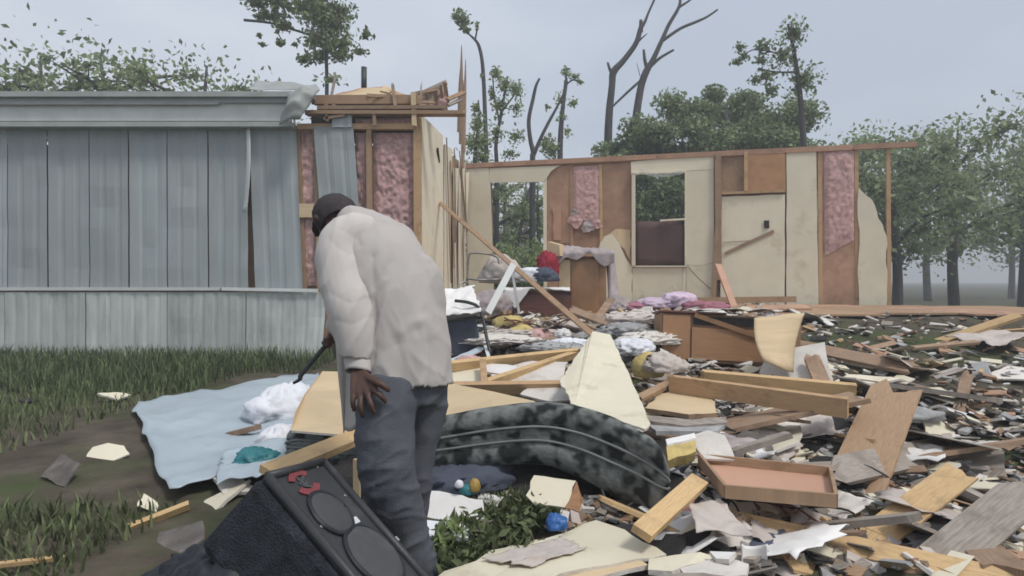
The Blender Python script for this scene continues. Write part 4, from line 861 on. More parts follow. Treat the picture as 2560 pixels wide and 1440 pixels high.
for k in range(3):
    pts = [(1260 + 40 * i, 822 - 18 * math.sin(i * 1.3 + k) - 6 * k, 6.8 - .05 * k) for i in range(5)]
    T(tubes('cable', [[(*W(x, y, d), .009) for x, y, d in pts]], M['veneerdark'], seg=6), 'brown cable loop on the rubble before the low chest', 'cable', 'cable loops before the low chest')
# right foreground sheets
T(cloth('torn_sheeting', (W(1716, 1262, 2.85), W(1800, 1256, 2.9), W(1880, 1345, 2.62), W(1740, 1330, 2.6)), M['paper'], amp=.03, sc=6, seed=9, n=22, rag=.06), 'pale crumpled sheeting below the open drawer', 'sheeting')
T(panel('wallboard_scrap', [W(1725, 1090, 3.5), W(1770, 1075, 3.6), W(1812, 1088, 3.5), W(1840, 1150, 3.3), W(1760, 1146, 3.3)], .012, M['gypsum'], rag=.015, seed=5), 'pale plaster piece above the open drawer', 'wallboard')
T(panel('foam_block', [W(1665, 1110, 3.35), W(1735, 1092, 3.4), W(1740, 1128, 3.3), W(1670, 1152, 3.25)], .07, M['foam'], rag=.008), 'yellow foam block at the right end of the mattress', 'foam')
T(panel('wallboard_scrap', [W(1664, 1098, 3.4), W(1736, 1082, 3.45), W(1740, 1094, 3.38), W(1668, 1112, 3.33)], .03, M['white'], rag=.006), 'white chipped slab on the yellow foam block', 'wallboard')
T(panel('board', [G(1650, 1330, .06), G(1800, 1300, .08), G(1870, 1330, .07), G(1700, 1372, .05)], .02, M['lumbergrey'], rag=.01), 'grey weathered board below the clean plank', 'board')
T(board('board', G(1660, 1270, .04), G(1760, 1225, .06), .12, .02, M['shingle'], jag=(.03, .03)), 'dark grey board tucked under the clean plank', 'board')
# a fallen leafy branch among the weeds in front of the mattress
t = thing('fallen_branch', 'fallen branch with dull green leaves in front of the mattress', 'branch', G(1230, 1330))
tubes('branch_stem', [[(*W(1080, 1330, 2.75), .008), (*W(1180, 1312, 2.8), .007), (*W(1290, 1290, 2.85), .005), (*W(1370, 1262, 2.9), .003)], [(*W(1180, 1312, 2.8), .005), (*W(1230, 1350, 2.65), .004), (*W(1320, 1372, 2.6), .002)]], M['barkpale'], t, seg=6)
leaf_mesh('leaves', [(W(x, y, d), (.10, .10, .045), n) for x, y, d, n in [(1120, 1320, 2.75, 60), (1180, 1310, 2.8, 90), (1250, 1290, 2.85, 150), (1330, 1270, 2.85, 130), (1300, 1310, 2.75, 150), (1230, 1345, 2.62, 150), (1300, 1362, 2.6, 150), (1180, 1380, 2.52, 130), (1130, 1400, 2.45, 100)]], .055, M['weed'], t, 5, narrow=.4)
t = thing('fallen_branch', 'spray of greyish leaves just right of the man\'s shin', 'branch', G(1110, 1340))
tubes('branch_stem', [[(*W(1060, 1380, 2.55), .006), (*W(1110, 1340, 2.62), .005), (*W(1160, 1300, 2.7), .002)]], M['barkpale'], t, seg=6)
leaf_mesh('leaves', [(W(x, y, d), (.06, .06, .05), n) for x, y, d, n in [(1100, 1350, 2.6, 45), (1130, 1320, 2.66, 40), (1160, 1300, 2.7, 30)]], .075, M['leafpale'], t, 6, narrow=.25)
# ---------------------------------------------------------------- scattered scraps, placed on the wreckage surface
KINDS = {'wallboard': ('wallboard_scrap', 'torn cream wallboard scrap', 'wallboard', ['creamdirty', 'cream', 'gypsum']),
         'wood': ('wood_offcut', 'splintered wood offcut', 'wood scrap', ['lumber', 'lumberdark', 'splinter', 'lumbergrey', 'splinter']),
         'paper': ('paper_scrap', 'crumpled pale paper scrap', 'paper', ['paper', 'white', 'gypsum']),
         'roof': ('shingle_piece', 'dark broken shingle piece', 'shingle', ['shingle', 'lumbergrey', 'dark']),
         'fluff': ('insulation_tuft', 'torn pink insulation tuft', 'insulation', ['pink', 'foam'])}
KINDS['wire'] = ('wire', 'twisted thin wire', 'wire', ['darksteel', 'steel', 'dark', 'veneerdark'])
KINDS['rag'] = ('rag', 'crumpled muddy rag', 'cloth', ['navy', 'greycloth', 'mauve', 'whitecloth', 'greyjunk'])
rn = random.Random(99)
def scatter(n, x0, x1, y0, y1, where, sz, kinds='wallboard wood paper roof fluff wood'.split()):
    for _ in range(n):
        k = rn.choice(kinds); nm, lab, cat, ms = KINDS[k]; m = M[rn.choice(ms)]
        p = G(rn.uniform(x0, x1), rn.uniform(y0, y1)); p.z = H(p.x, p.y) + rn.uniform(.01, .07)
        s = sz * rn.uniform(.5, 1.5); yaw = rn.random() * 6.28
        nr = V((rn.uniform(-.45, .45), rn.uniform(-.6, .25), 1)).normalized(); ax = V((math.cos(yaw), math.sin(yaw), 0)); ax = (ax - nr * ax.dot(nr)).normalized(); by = nr.cross(ax)
        if k == 'wood':
            L = s * rn.uniform(1.2, 2.6); o = board(nm, p - ax * L / 2, p + ax * L / 2, s * rn.uniform(.12, .35), rn.uniform(.012, .04), m, up=nr, jag=(s * .15, s * .25), seed=rn.random())
        elif k == 'wire':
            q = [p + V((0, 0, .03))]; h_ = yaw
            for _i in range(6):
                h_ += rn.uniform(-.9, .9); z_ = q[-1] + V((math.cos(h_), math.sin(h_) * .8, 0)) * s * .3; z_.z = H(z_.x, z_.y) + rn.uniform(.02, .14); q.append(z_)
            o = tubes(nm, [[(*a_, .0055) for a_ in q]], m, seg=5)
        elif k == 'rag':
            o = heap(nm, p, (s * .45, s * .3, s * .10), m, seed=rn.random() * 50, amp=.9, sc=2.2, n=16)
        elif k == 'fluff':
            o = heap(nm, p, (s * .4, s * .35, s * .22), m, seed=rn.random() * 50, amp=.5, sc=2.5, n=14)
        elif k == 'paper':
            q = [p + ax * a * s * .5 + by * b * s * .4 for a, b in ((-1, -1), (1, -1), (1, 1), (-1, 1))]
            o = cloth(nm, q, m, amp=s * .12, sc=5 / s * .5, seed=rn.random() * 40, n=9, th=.003, rag=.15)
        else:
            pts = []
            N = rn.randint(4, 6)
            for i in range(N):
                a = 6.28 * (i + rn.uniform(-.3, .3)) / N; pts.append(p + ax * math.cos(a) * s * .62 + by * math.sin(a) * s * .38 * rn.uniform(.7, 1.3))
            o = panel(nm, pts, rn.uniform(.008, .02), m, rag=s * .03, seed=rn.random(), core=M['gypsum'] if k == 'wallboard' else None)
        T(o, lab + ' ' + where, cat, cat + ' pieces ' + where)
scatter(46, 1660, 1937, 1060, 1180, 'right of the mattress end', .34, 'wallboard wood paper roof paper wallboard'.split())
scatter(40, 1640, 1937, 1200, 1420, 'in the lower right foreground', .30, 'roof wood paper wallboard roof paper wallboard'.split())
scatter(46, 1210, 1660, 800, 890, 'in the middle rubble before the cabinet', .26, 'wallboard paper wood paper fluff roof wood'.split())
scatter(60, 1440, 1650, 790, 880, 'in the pale rubble left of the fallen dresser', .15, 'paper paper wallboard wood paper roof'.split())
scatter(12, 1650, 1937, 1040, 1150, 'stacked behind the open drawer', .55, ['wallboard', 'wallboard', 'wood', 'roof'])
scatter(9, 1700, 1937, 1270, 1400, 'below the open drawer', .42, ['wallboard', 'wood', 'roof', 'paper'])
scatter(12, 1220, 1640, 800, 880, 'strewn before the cabinet', .5, ['wallboard', 'paper', 'wood'])
scatter(8, 1960, 2500, 900, 1300, 'toppled at the far right', .8, ['wallboard', 'wood'])
scatter(22, 1120, 1440, 900, 1000, 'around the fallen stud frame', .20)
scatter(18, 1560, 1937, 900, 1060, 'among the timbers at right', .24, 'wood wallboard roof wood paper'.split())
scatter(26, 1560, 1937, 756, 800, 'on the floor below the window wall', .25, 'paper wood wood wallboard'.split())
scatter(10, 1050, 1320, 1180, 1290, 'under the mattress', .12, 'wood roof paper'.split())
scatter(40, 1950, 2560, 800, 1430, 'at the far right of the clearing', .42, 'wallboard wood paper roof wood'.split())
scatter(12, 60, 600, 1000, 1430, 'on the grass at the far left', .22, 'wallboard wood roof'.split())
for a_ in ((14, 1600, 1937, 1040, 1420, 'in the right-hand wreckage', .4), (10, 1230, 1650, 790, 900, 'in the middle wreckage', .45), (8, 1950, 2500, 850, 1400, 'in the wreckage at the far right', .5)):
    scatter(*a_, kinds=['wire', 'rag', 'wire'])
# fine rubble: far too many chips to count
def rubble(name, label, regs, n, seed, smin=.02, smax=.10):
    r = random.Random(seed); ms = [M[q] for q in ('creamdirty', 'gypsum', 'lumber', 'lumberdark', 'shingle', 'paper', 'greyjunk', 'sheath', 'white', 'dark', 'splinter', 'lumbergrey')]
    wts = [4, 4, 2, 3, 3, 4, 3, 2, 2, 3, 4, 4]; vs, fs, fm = [], [], []
    for _ in range(n):
        x0, x1, y0, y1 = regs[r.randrange(len(regs))]; p = G(r.uniform(x0, x1), r.uniform(y0, y1)); p.z = H(p.x, p.y) + r.uniform(-.01, .035)
        s = smin + (smax - smin) * r.random() ** 2; Mx = Matrix.Translation(p) @ Matrix.Rotation(r.random() * 6.28, 4, 'Z') @ Matrix.Rotation(r.uniform(-.5, .5), 4, 'X') @ Matrix.Rotation(r.uniform(-.4, .4), 4, 'Y')
        a, b = s * r.uniform(.6, 1.6), s * r.uniform(.2, .7); c = r.uniform(.003, .012)
        k = len(vs); v, f = box_vf(Mx, (-a, a), (-b, b), (-c, c)); v = [q + V((r.uniform(-.3, .3) * b, r.uniform(-.3, .3) * b, 0)) for q in v]
        vs += v; fs += [tuple(k + i for i in q) for q in f]; fm += [r.choices(range(len(ms)), wts)[0]] * 6
    o = mk(name, vs, fs, ms[0], mats=ms, fmat=fm); o['kind'] = 'stuff'; o['label'] = label; o['category'] = 'rubble'
    uv = o.data.uv_layers.new(name='UVMap'); co = np.array([v.co[:] for v in o.data.vertices]); li = np.empty(len(o.data.loops), dtype=np.int32); o.data.loops.foreach_get('vertex_index', li)
    uv.data.foreach_set('uv', co[li][:, :2].ravel()); return o
rubble('rubble', 'fine mixed rubble of splinters and plaster chips over the wreckage', [(1640, 1937, 1040, 1440), (1200, 1660, 790, 900), (1100, 1937, 880, 1060), (1560, 1937, 760, 800)], 4600, 5)
rubble('rubble', 'fine rubble under and in front of the mattress', [(900, 1650, 1150, 1330)], 900, 6, .015, .05)
rubble('rubble', 'fine mixed rubble at the far right of the clearing', [(1937, 2600, 780, 1440)], 1500, 7)
# ================================================================== black loudspeaker in the left foreground
TL = W(660, 1190, 1.75); e1 = (W(805, 1152, 2.05) - TL); wS = e1.length; e1.normalize()
e2 = (W(866, 1440, 1.65) - TL); e2 = (e2 - e1 * e2.dot(e1)).normalized(); e3 = e1.cross(e2); e3 = e3 if e3.z > 0 else -e3
SF = Matrix((e1, e2, e3)).transposed().to_4x4(); SF.translation = TL
SFi = SF.inverted()
def face_uv(px, py):
    d = (W(px, py, 1) - V((0, 0, EYE))); o_ = V((0, 0, EYE)); t = (TL - o_).dot(e3) / d.dot(e3); return SFi @ (o_ + d * t)
sp = thing('loudspeaker', 'black loudspeaker cabinet tipped over at the lower left with red emblem and round grilles', 'loudspeaker', (TL.x + .2, TL.y, 0))
LS = .78; DP = .28
fbox('cabinet', SF, (-.012, wS + .012), (-.012, LS), (-DP, -.012), M['speakerside'], sp, .03)
fbox('front_baffle', SF, (.0, wS), (.0, LS - .012), (-.014, 0), M['speakerface'], sp, .012)
def ringdisc(name, cx, cy, r, h, m, dish=0.0, n=40):
    vs = [SF @ V((cx, cy, .003 + h + dish))]; fs = []
    rows = [(r * .35, h + dish * .8), (r * .7, h + dish * .35), (r * .93, h), (r, h * .6), (r * 1.02, 0)]
    for rr, hh in rows:
        for i in range(n):
            a = 6.2832 * i / n; vs.append(SF @ V((cx + math.cos(a) * rr, cy + math.sin(a) * rr, .003 + hh)))
    for i in range(n): fs.append((0, 1 + i, 1 + (i + 1) % n))
    for k in range(len(rows) - 1):
        for i in range(n): fs.append((1 + k * n + i, 1 + (k + 1) * n + i, 1 + (k + 1) * n + (i + 1) % n, 1 + k * n + (i + 1) % n))
    return mk(name, vs, fs, m, sp, smooth=True)
c1 = face_uv(826, 1284); c2 = face_uv(934, 1390); c0 = face_uv(758, 1208)
for (x0_, y0_, x1_, y1_) in ((.006, .006, wS - .006, .006), (.006, .006, .006, LS - .02), (wS - .006, .006, wS - .006, LS - .02)):
    tubes('face_lip', [[(*(SF @ V((x0_, y0_, .004))), .013), (*(SF @ V((x1_, y1_, .004))), .013)]], M['speakerface'], sp, seg=10, k=1)
for c_, r__ in ((c1, .079), (c2, .108)):
    tubes('speaker_rim', [[(*(SF @ V((c_.x + math.cos(q_ * .2618) * r__, c_.y + math.sin(q_ * .2618) * r__, .004))), .007) for q_ in range(25)]], M['black'], sp, seg=6, k=2)
ringdisc('speaker_grille', c1.x, c1.y, .074, .008, M['grille'], .004)
ringdisc('speaker_grille', c2.x + .005, c2.y, .102, .008, M['grille'], .004)
# emblem: red oval halves round a grey mark
def arcpart(a0, a1, r0, r1, m, sq=.72, n=16, z=.006, nm='emblem'):
    vs, fs = [], []
    for i in range(n + 1):
        a = a0 + (a1 - a0) * i / n
        for rr in (r0, r1):
            for zz in (.002, z): vs.append(SF @ V((c0.x + math.cos(a) * rr, c0.y + math.sin(a) * rr * sq, zz)))
    for i in range(n):
        k = 4 * i; fs += [(k + 1, k + 3, k + 7, k + 5), (k, k + 1, k + 5, k + 4), (k + 2, k + 6, k + 7, k + 3)]
    return mk(nm, vs, fs, m, sp)
arcpart(R(200), R(318), .038, .066, M['logored'], .70); arcpart(R(25), R(150), .036, .066, M['logored'], .74)
for a_, l_, w2 in ((-.5, .06, .010), (.35, .05, .008), (1.2, .035, .008), (2.6, .03, .007)):
    fbox('emblem_mark', SF @ Matrix.Translation((c0.x + .012 * math.cos(a_ * 3), c0.y + .018 * math.sin(a_ * 5), 0)) @ Matrix.Rotation(a_, 4, 'Z'), (-l_ / 2, l_ / 2), (-w2 / 2, w2 / 2), (-.002, .005 + .0007 * a_), M['grille'], sp)
def badge(px, py, w_, h_, m, rot=0):
    c = face_uv(px, py); return fbox('badge', SF @ Matrix.Translation((c.x, c.y, 0)) @ Matrix.Rotation(rot, 4, 'Z'), (-w_ / 2, w_ / 2), (-h_ / 2, h_ / 2), (-.004, .004), m, sp)
badge(728, 1176, .065, .014, M['greyjunk']); badge(884, 1304, .05, .022, M['whitemetal']); badge(985, 1352, .05, .016, M['greyjunk'])
for px, py in ((688, 1194), (792, 1168), (862, 1240), (745, 1290), (802, 1318), (905, 1340)):
    c = face_uv(px, py); tubes('screw', [[(*(SF @ V((c.x, c.y, 0))), .006), (*(SF @ V((c.x, c.y, .004))), .005)]], M['steel'], sp, seg=8, k=1)
T(heap('plastic_bag', V((-.84, 1.86, .14)), (.30, .26, .26), M['black'], seed=8, amp=.20, sc=2.6, n=44), 'black plastic bag of rubbish propping up the loudspeaker', 'bag')
# ================================================================== the man
# facing away and to the left, bent forward, left hand on the thigh, right hand holding a black bar
YAW = R(40); FWD = V((-math.sin(YAW), math.cos(YAW), 0)); LFT = V((-math.cos(YAW), -math.sin(YAW), 0)); UP = V((0, 0, 1))
def remesh(name, parts, voxel, m, parent, smooth_it=4, post=None, keep=None, th=0):
    """join closed tubes into one continuous surface"""
    vs, fs = [], []
    for v, f in parts:
        b = len(vs); vs += v; fs += [tuple(b + i for i in q) for q in f]
    me = bpy.data.meshes.new('tmp'); me.from_pydata([tuple(v) for v in vs], [], fs); me.update()
    bm = bmesh.new(); bm.from_mesh(me); bmesh.ops.recalc_face_normals(bm, faces=bm.faces); bm.to_mesh(me); bm.free()
    ob = bpy.data.objects.new('tmp', me); C.objects.link(ob)
    r = ob.modifiers.new('r', 'REMESH'); r.mode = 'VOXEL'; r.voxel_size = voxel
    if smooth_it:
        s = ob.modifiers.new('s', 'SMOOTH'); s.factor = .5; s.iterations = smooth_it
    dg = bpy.context.evaluated_depsgraph_get(); ev = ob.evaluated_get(dg); m2 = bpy.data.meshes.new_from_object(ev)
    n = len(m2.vertices); co = np.empty(n * 3); m2.vertices.foreach_get('co', co); co = co.reshape(-1, 3)
    no = np.empty(n * 3); m2.vertices.foreach_get('normal', no); no = no.reshape(-1, 3)
    faces = [tuple(p.vertices) for p in m2.polygons]
    bpy.data.objects.remove(ob); bpy.data.meshes.remove(me); bpy.data.meshes.remove(m2)
    if post is not None: co = post(co, no)
    if keep is not None:
        kv = keep(co); faces = [f for f in faces if kv[list(f)].all()]
        us = sorted({i for f in faces for i in f}); ix = {v: i for i, v in enumerate(us)}
        co = co[us]; faces = [tuple(ix[i] for i in f) for f in faces]
    o = mk(name, co, faces, m, parent, smooth=True)
    if th: solid(o, th, -1)
    return o
def P5(px, py, d, a, b=None): return (*W(px, py, d), a, b if b is not None else a)
def tv(pts, ref=None, seg=16, k=5): return tube_vf(pts, seg, ref, k)
def ball(c, r, seg=16):
    c = V(c); rx, ry, rz = (r, r, r) if not hasattr(r, '__len__') else r
    vs, fs = [], []; n = seg // 2
    vs.append(c + V((0, 0, rz)))
    for j in range(1, n):
        for i in range(seg):
            t, p = math.pi * j / n, 6.2832 * i / seg; vs.append(c + V((math.sin(t) * math.cos(p) * rx, math.sin(t) * math.sin(p) * ry, math.cos(t) * rz)))
    vs.append(c - V((0, 0, rz))); L = len(vs) - 1
    for i in range(seg): fs.append((0, 1 + i, 1 + (i + 1) % seg)); fs.append((L, 1 + (n - 2) * seg + (i + 1) % seg, 1 + (n - 2) * seg + i))
    for j in range(n - 2):
        for i in range(seg):
            a = 1 + j * seg + i; b = 1 + j * seg + (i + 1) % seg; fs.append((a, a + seg, b + seg, b))
    return vs, fs
# joints
SH = {'L': W(842, 612, 2.46), 'R': W(990, 588, 2.68)}
EL_ = {'L': W(872, 772, 2.36), 'R': W(905, 740, 2.80)}
WR = {'L': W(893, 912, 2.32), 'R': W(832, 842, 2.84)}
HIP = {'L': W(975, 945, 2.36), 'R': W(1058, 945, 2.50)}
KN = {'L': W(958, 1190, 2.29), 'R': W(1040, 1185, 2.50)}
AN = {'L': W(1048, 1432, 2.40), 'R': W(1010, 1420, 2.56)}
HD = W(840, 551, 2.68)
man = thing('person', 'man in dark cap, pale shirt and grey trousers bending over the debris', 'person', (AN['L'].x, 2.45, 0))
body = []
def chain(*pr): return tv([(*p, r) for p, r in pr])
body.append(tv([(*W(1015, 955, 2.44), .13, .10), (*W(1012, 880, 2.45), .13, .10), (*W(985, 760, 2.48), .14, .10), (*W(950, 660, 2.53), .15, .10), (*W(920, 590, 2.58), .12, .08), (*W(905, 565, 2.60), .05, .05)], ref=LFT))
body.append(chain((W(915, 590, 2.58), .062), (W(880, 562, 2.63), .055), (W(852, 545, 2.67), .055)))
# head: skull, face, jaw, nose, ears; looking down to the left
fdir = (FWD * .8 + V((0, 0, -.62))).normalized(); hup = (UP * .8 + FWD * .62).normalized()
def HP(f, l, u): return HD + fdir * f + LFT * l + hup * u
body.append(ball(HD + hup * .015, .082)); body.append(chain((HP(-.02, 0, .0), .078), (HP(.03, 0, -.02), .07), (HP(.055, 0, -.075), .05), (HP(.06, 0, -.10), .035)))
body.append(chain((HP(.085, 0, .0), .012), (HP(.105, 0, -.03), .016)))            # nose
body.append(chain((HP(.082, .03, -.058), .008), (HP(.09, 0, -.06), .012), (HP(.082, -.03, -.058), .008)))   # lips
for s in (1, -1):
    body.append(chain((HP(-.005, .076 * s, .012), .012), (HP(-.012, .086 * s, .0), .015), (HP(-.005, .080 * s, -.022), .010)))  # ear
    body.append(ball(HP(.072, .03 * s, .005), .014))
for s in 'LR':
    body.append(chain((SH[s], .055), (SH[s].lerp(EL_[s], .5), .048), (EL_[s], .04))); body.append(chain((EL_[s], .04), (EL_[s].lerp(WR[s], .4), .042), (WR[s], .027)))
    body.append(chain((HIP[s], .085), (HIP[s].lerp(KN[s], .5), .075), (KN[s], .055))); body.append(chain((KN[s], .055), (KN[s].lerp(AN[s], .35), .058), (AN[s], .036)))
    body.append(chain((AN[s], .036), (AN[s] + V((0, 0, -.03)) + FWD * .03, .036), (AN[s] + FWD * .13 + V((0, 0, -.045)), .03)))
# left hand spread on the thigh: palm, four unequal fingers, thumb from the side of the palm
wl_ = WR['L']
pk = [W(884, 975, 2.235), W(901, 985, 2.22), W(919, 984, 2.21), (W(934, 974, 2.21))]      # knuckles
for k in pk: body.append(chain((wl_, .022), (wl_.lerp(k, .55), .0185), (k, .0135)))
tips = [[W(882, 1004, 2.215), W(886, 1028, 2.222)], [W(902, 1018, 2.195), W(907, 1044, 2.205)], [W(928, 1012, 2.185), W(936, 1036, 2.195)], [W(950, 988, 2.19), W(966, 1006, 2.20)]]
for k, (b_, c_) in zip(pk, tips): body.append(chain((k, .0120), (b_, .0102), (c_, .0082)))
th0 = wl_.lerp(pk[3], .45); body.append(chain((th0, .017), (W(942, 955, 2.20), .0135), (W(960, 966, 2.19), .0115), (W(975, 978, 2.195), .0092)))
# right hand closed round the bar
wr = WR['R']; bar0, bar1 = W(833, 842, 2.87), W(752, 938, 2.80); bd = (bar1 - bar0).normalized()
gc = bar0.lerp(bar1, .10)
body.append(chain((wr, .026), (gc + V((.018, .01, .015)), .030)))
bs = bd.cross(V((0, 1, 0))).normalized()
for i in range(4):
    c = gc + bd * (.017 * (i - 1.5)); pts = []
    for a in (R(-20), R(60), R(140), R(210)):
        pts.append((c + (bs * math.cos(a) + V((0, -1, 0)) * math.sin(a)) * .021, .0088 - .0006 * i))
    body.append(chain(*pts))
body.append(chain((gc + bd * -.03 + bs * .02, .013), (gc - bs * .004 + V((0, -.024, 0)) - bd * .012, .0105), (gc - bs * .02 + V((0, -.016, 0)) + bd * .012, .009)))
bo = remesh('body', body, .0055, M['skin'], man, 2)
# shirt --------------------------------------------------------------
shirt = []
shirt.append(tv([(*W(1024, 1050, 2.43), .180, .145), (*W(1023, 985, 2.44), .182, .145), (*W(1020, 950, 2.44), .180, .145), (*W(1014, 880, 2.45), .178, .145), (*W(994, 770, 2.48), .178, .15), (*W(964, 680, 2.52), .190, .155), (*W(938, 625, 2.56), .185, .135), (*W(912, 582, 2.60), .14, .10), (*W(892, 562, 2.62), .09, .078), (*W(868, 553, 2.65), .066, .066)], ref=LFT, seg=28))
shirt.append(tv([(*SH['R'], .088), (*SH['R'].lerp(EL_['R'], .5), .082), (*EL_['R'], .078)])); shirt.append(tv([(*EL_['R'], .078), (*EL_['R'].lerp(WR['R'], .5), .066), (*(EL_['R'].lerp(WR['R'], .88)), .052)]))
sleeve = [];sleeve.append(tv([(*W(925, 590, 2.53), .06), (*W(900, 580, 2.50), .076), (*W(858, 598, 2.46), .082), (*W(846, 640, 2.43), .086), (*W(856, 700, 2.39), .085), (*W(872, 765, 2.35), .086), (*W(885, 820, 2.335), .079), (*W(890, 868, 2.325), .066), (*W(892, 905, 2.322), .052), (*W(894, 940, 2.318), .045)], seg=20))
# hunched shoulders and the loose elbow of the far sleeve
shirt.append(ball(W(985, 622, 2.62), (.105, .11, .115))); shirt.append(ball(W(1010, 680, 2.60), (.11, .10, .14))); shirt.append(ball(W(945, 598, 2.58), (.12, .12, .10)))
shirt.append(ball(W(1062, 760, 2.52), (.078, .09, .20)))
def projpx(co):
    d = co[:, 1]; return 1280 + co[:, 0] / d * FPX, HZ - (co[:, 2] - EYE) / d * FPX
def creases(lst, co, no, extra=0.004, sc=14, KD=.62, KW=1.35):
    X, Y = projpx(co); disp = np.zeros(len(co)); front = np.clip(-no[:, 1] * 1.5 + .25, 0, 1)
    for pts, wd_, dep in lst:
        best = np.full(len(co), 1e9)
        for (a, b), (c, e) in zip(pts[:-1], pts[1:]):
            vx, vy = c - a, e - b; L2 = vx * vx + vy * vy
            t = np.clip(((X - a) * vx + (Y - b) * vy) / L2, 0, 1); dd = np.hypot(X - a - t * vx, Y - b - t * vy)
            endf = 1 + .0 * t; best = np.minimum(best, dd)
        disp += front * dep * KD * (np.exp(-(best / (wd_ * KW)) ** 2) if dep > 0 else np.exp(-best / (wd_ * KW)))
    nn = np.array([noise.noise(V((p[0] * sc, p[1] * sc, p[2] * sc * .6))) + .6 * (1 - 2 * abs(noise.noise(V((p[0] * sc * .7 + 5, p[1] * sc * .7, p[2] * sc * .35))))) for p in co])
    return co + no * (disp + extra * nn)[:, None]
SHC = [([(931, 640), (933, 700), (936, 790), (938, 870), (930, 930)], 9, -.022), ([(940, 720), (958, 690), (976, 655)], 8, -.010), ([(925, 740), (945, 715), (962, 700)], 6, .006),
       ([(845, 560), (874, 572), (892, 592), (900, 612)], 6, -.012), ([(826, 605), (842, 622), (866, 640)], 8, -.008), ([(820, 640), (850, 660), (890, 690)], 10, .008),
       ([(835, 740), (880, 760), (925, 745)], 10, -.006), ([(840, 790), (880, 800), (920, 790)], 9, .007), ([(850, 830), (885, 845), (915, 850)], 8, -.007),
       ([(1005, 830), (1025, 810), (1060, 800), (1085, 830)], 10, .010), ([(990, 850), (1005, 900), (1000, 960)], 12, -.010), ([(1040, 850), (1050, 900), (1062, 950)], 12, .012), ([(1070, 860), (1085, 910), (1096, 950)], 10, -.010),
       ([(960, 880), (985, 862), (1010, 858)], 8, -.006), ([(1075, 660), (1092, 720), (1108, 770)], 9, -.012), ([(1060, 640), (1080, 690), (1098, 750)], 7, .006), ([(960, 560), (1010, 600), (1040, 660)], 14, -.004), ([(970, 620), (1000, 690), (1010, 760)], 18, -.006), ([(905, 880), (930, 930), (965, 975)], 9, .006)]
SLC = [([(826, 600), (846, 622), (872, 638)], 8, -.007), ([(830, 735), (875, 760), (925, 742)], 9, -.007), ([(840, 800), (880, 812), (920, 792)], 8, -.006), ([(850, 575), (880, 590), (902, 625), (912, 680)], 6, -.005)]
def folds(co, no, ang, f1, f2, amp, seed):
    X, Y = projpx(co); ca, sa = math.cos(ang), math.sin(ang)
    u = (X * ca + Y * sa) * f1; v = (-X * sa + Y * ca) * f2; z = co[:, 1] * 6
    r = np.array([max(0.0, 1 - 2.4 * abs(noise.noise(V((a + .5 * noise.noise(V((b, a * .3, seed))), b, c + seed))))) ** 1.6 for a, b, c in zip(u, v, z)])
    return r * amp
def hem(co, no):
    co = creases(SHC, co, no, .0010, 6)
    X, Y = projpx(co); g = .35 + .65 * np.clip((Y - 640) / 200, 0, 1)
    co = co + no * (g * (folds(co, no, .12, .020, .0045, .011, 3.0) + .5 * folds(co, no, -.5, .022, .006, .009, 8.0)))[:, None]
    X, Y = projpx(co); k = np.clip((Y - 930) / 60, 0, 1)
    co[:, 2] += k * .012 * np.sin(X / 17.0) ; co += no * (k * .006 * np.sin(X / 11.0))[:, None]; return co
def shemcut(co):
    X, Y = projpx(co); return Y < 990 - (X - 950) * .165 + 3 * np.sin(X / 19.0)
so_ = remesh('shirt', shirt, .0075, M['shirt'], man, 12, hem, shemcut, .004)
def slc(co):
    X, Y = projpx(co); return Y < 897 + (X - 890) * .12
remesh('sleeve', sleeve, .006, M['shirt'], so_, 6, lambda co, no: (lambda c: c + no * (folds(c, no, .6, .016, .004, .0045, 5.0) + .7 * folds(c, no, .15, .020, .005, .006, 9.0))[:, None])(creases(SLC, co, no, .0008, 7, .4, 1.2)), slc, .004)
# cuff: loose open band round the wrist, its mouth dark
def cuff(u, v):
    a = 6.2832 * u; c = W(893, 890, 2.322).lerp(W(896, 930, 2.30), v); r0 = .046 - .004 * v + .005 * math.sin(a * 2 + 1)
    ax = (W(896, 930, 2.30) - W(893, 890, 2.322)).normalized(); u1 = V((1, 0, 0)); u1 = (u1 - ax * u1.dot(ax)).normalized(); u2 = ax.cross(u1)
    return c + u1 * math.cos(a) * r0 + u2 * math.sin(a) * r0 + ax * .012 * math.sin(a + 2)
surf('shirt_cuff', cuff, 26, 6, M['shirt'], so_, th=.004)
# shirt front hanging open below the chest
def front(u, v):
    p = bil(W(838, 770, 2.60), W(900, 800, 2.52), W(905, 1062, 2.42), W(853, 1082, 2.50))(u, v)
    return p + V((.012 * math.sin(u * 9 + v * 2) * v, -.02 * math.sin(u * 7 + v * 3), .01 * math.sin(u * 11)))
surf('shirt_front', front, 14, 22, M['shirt'], so_, th=.006)
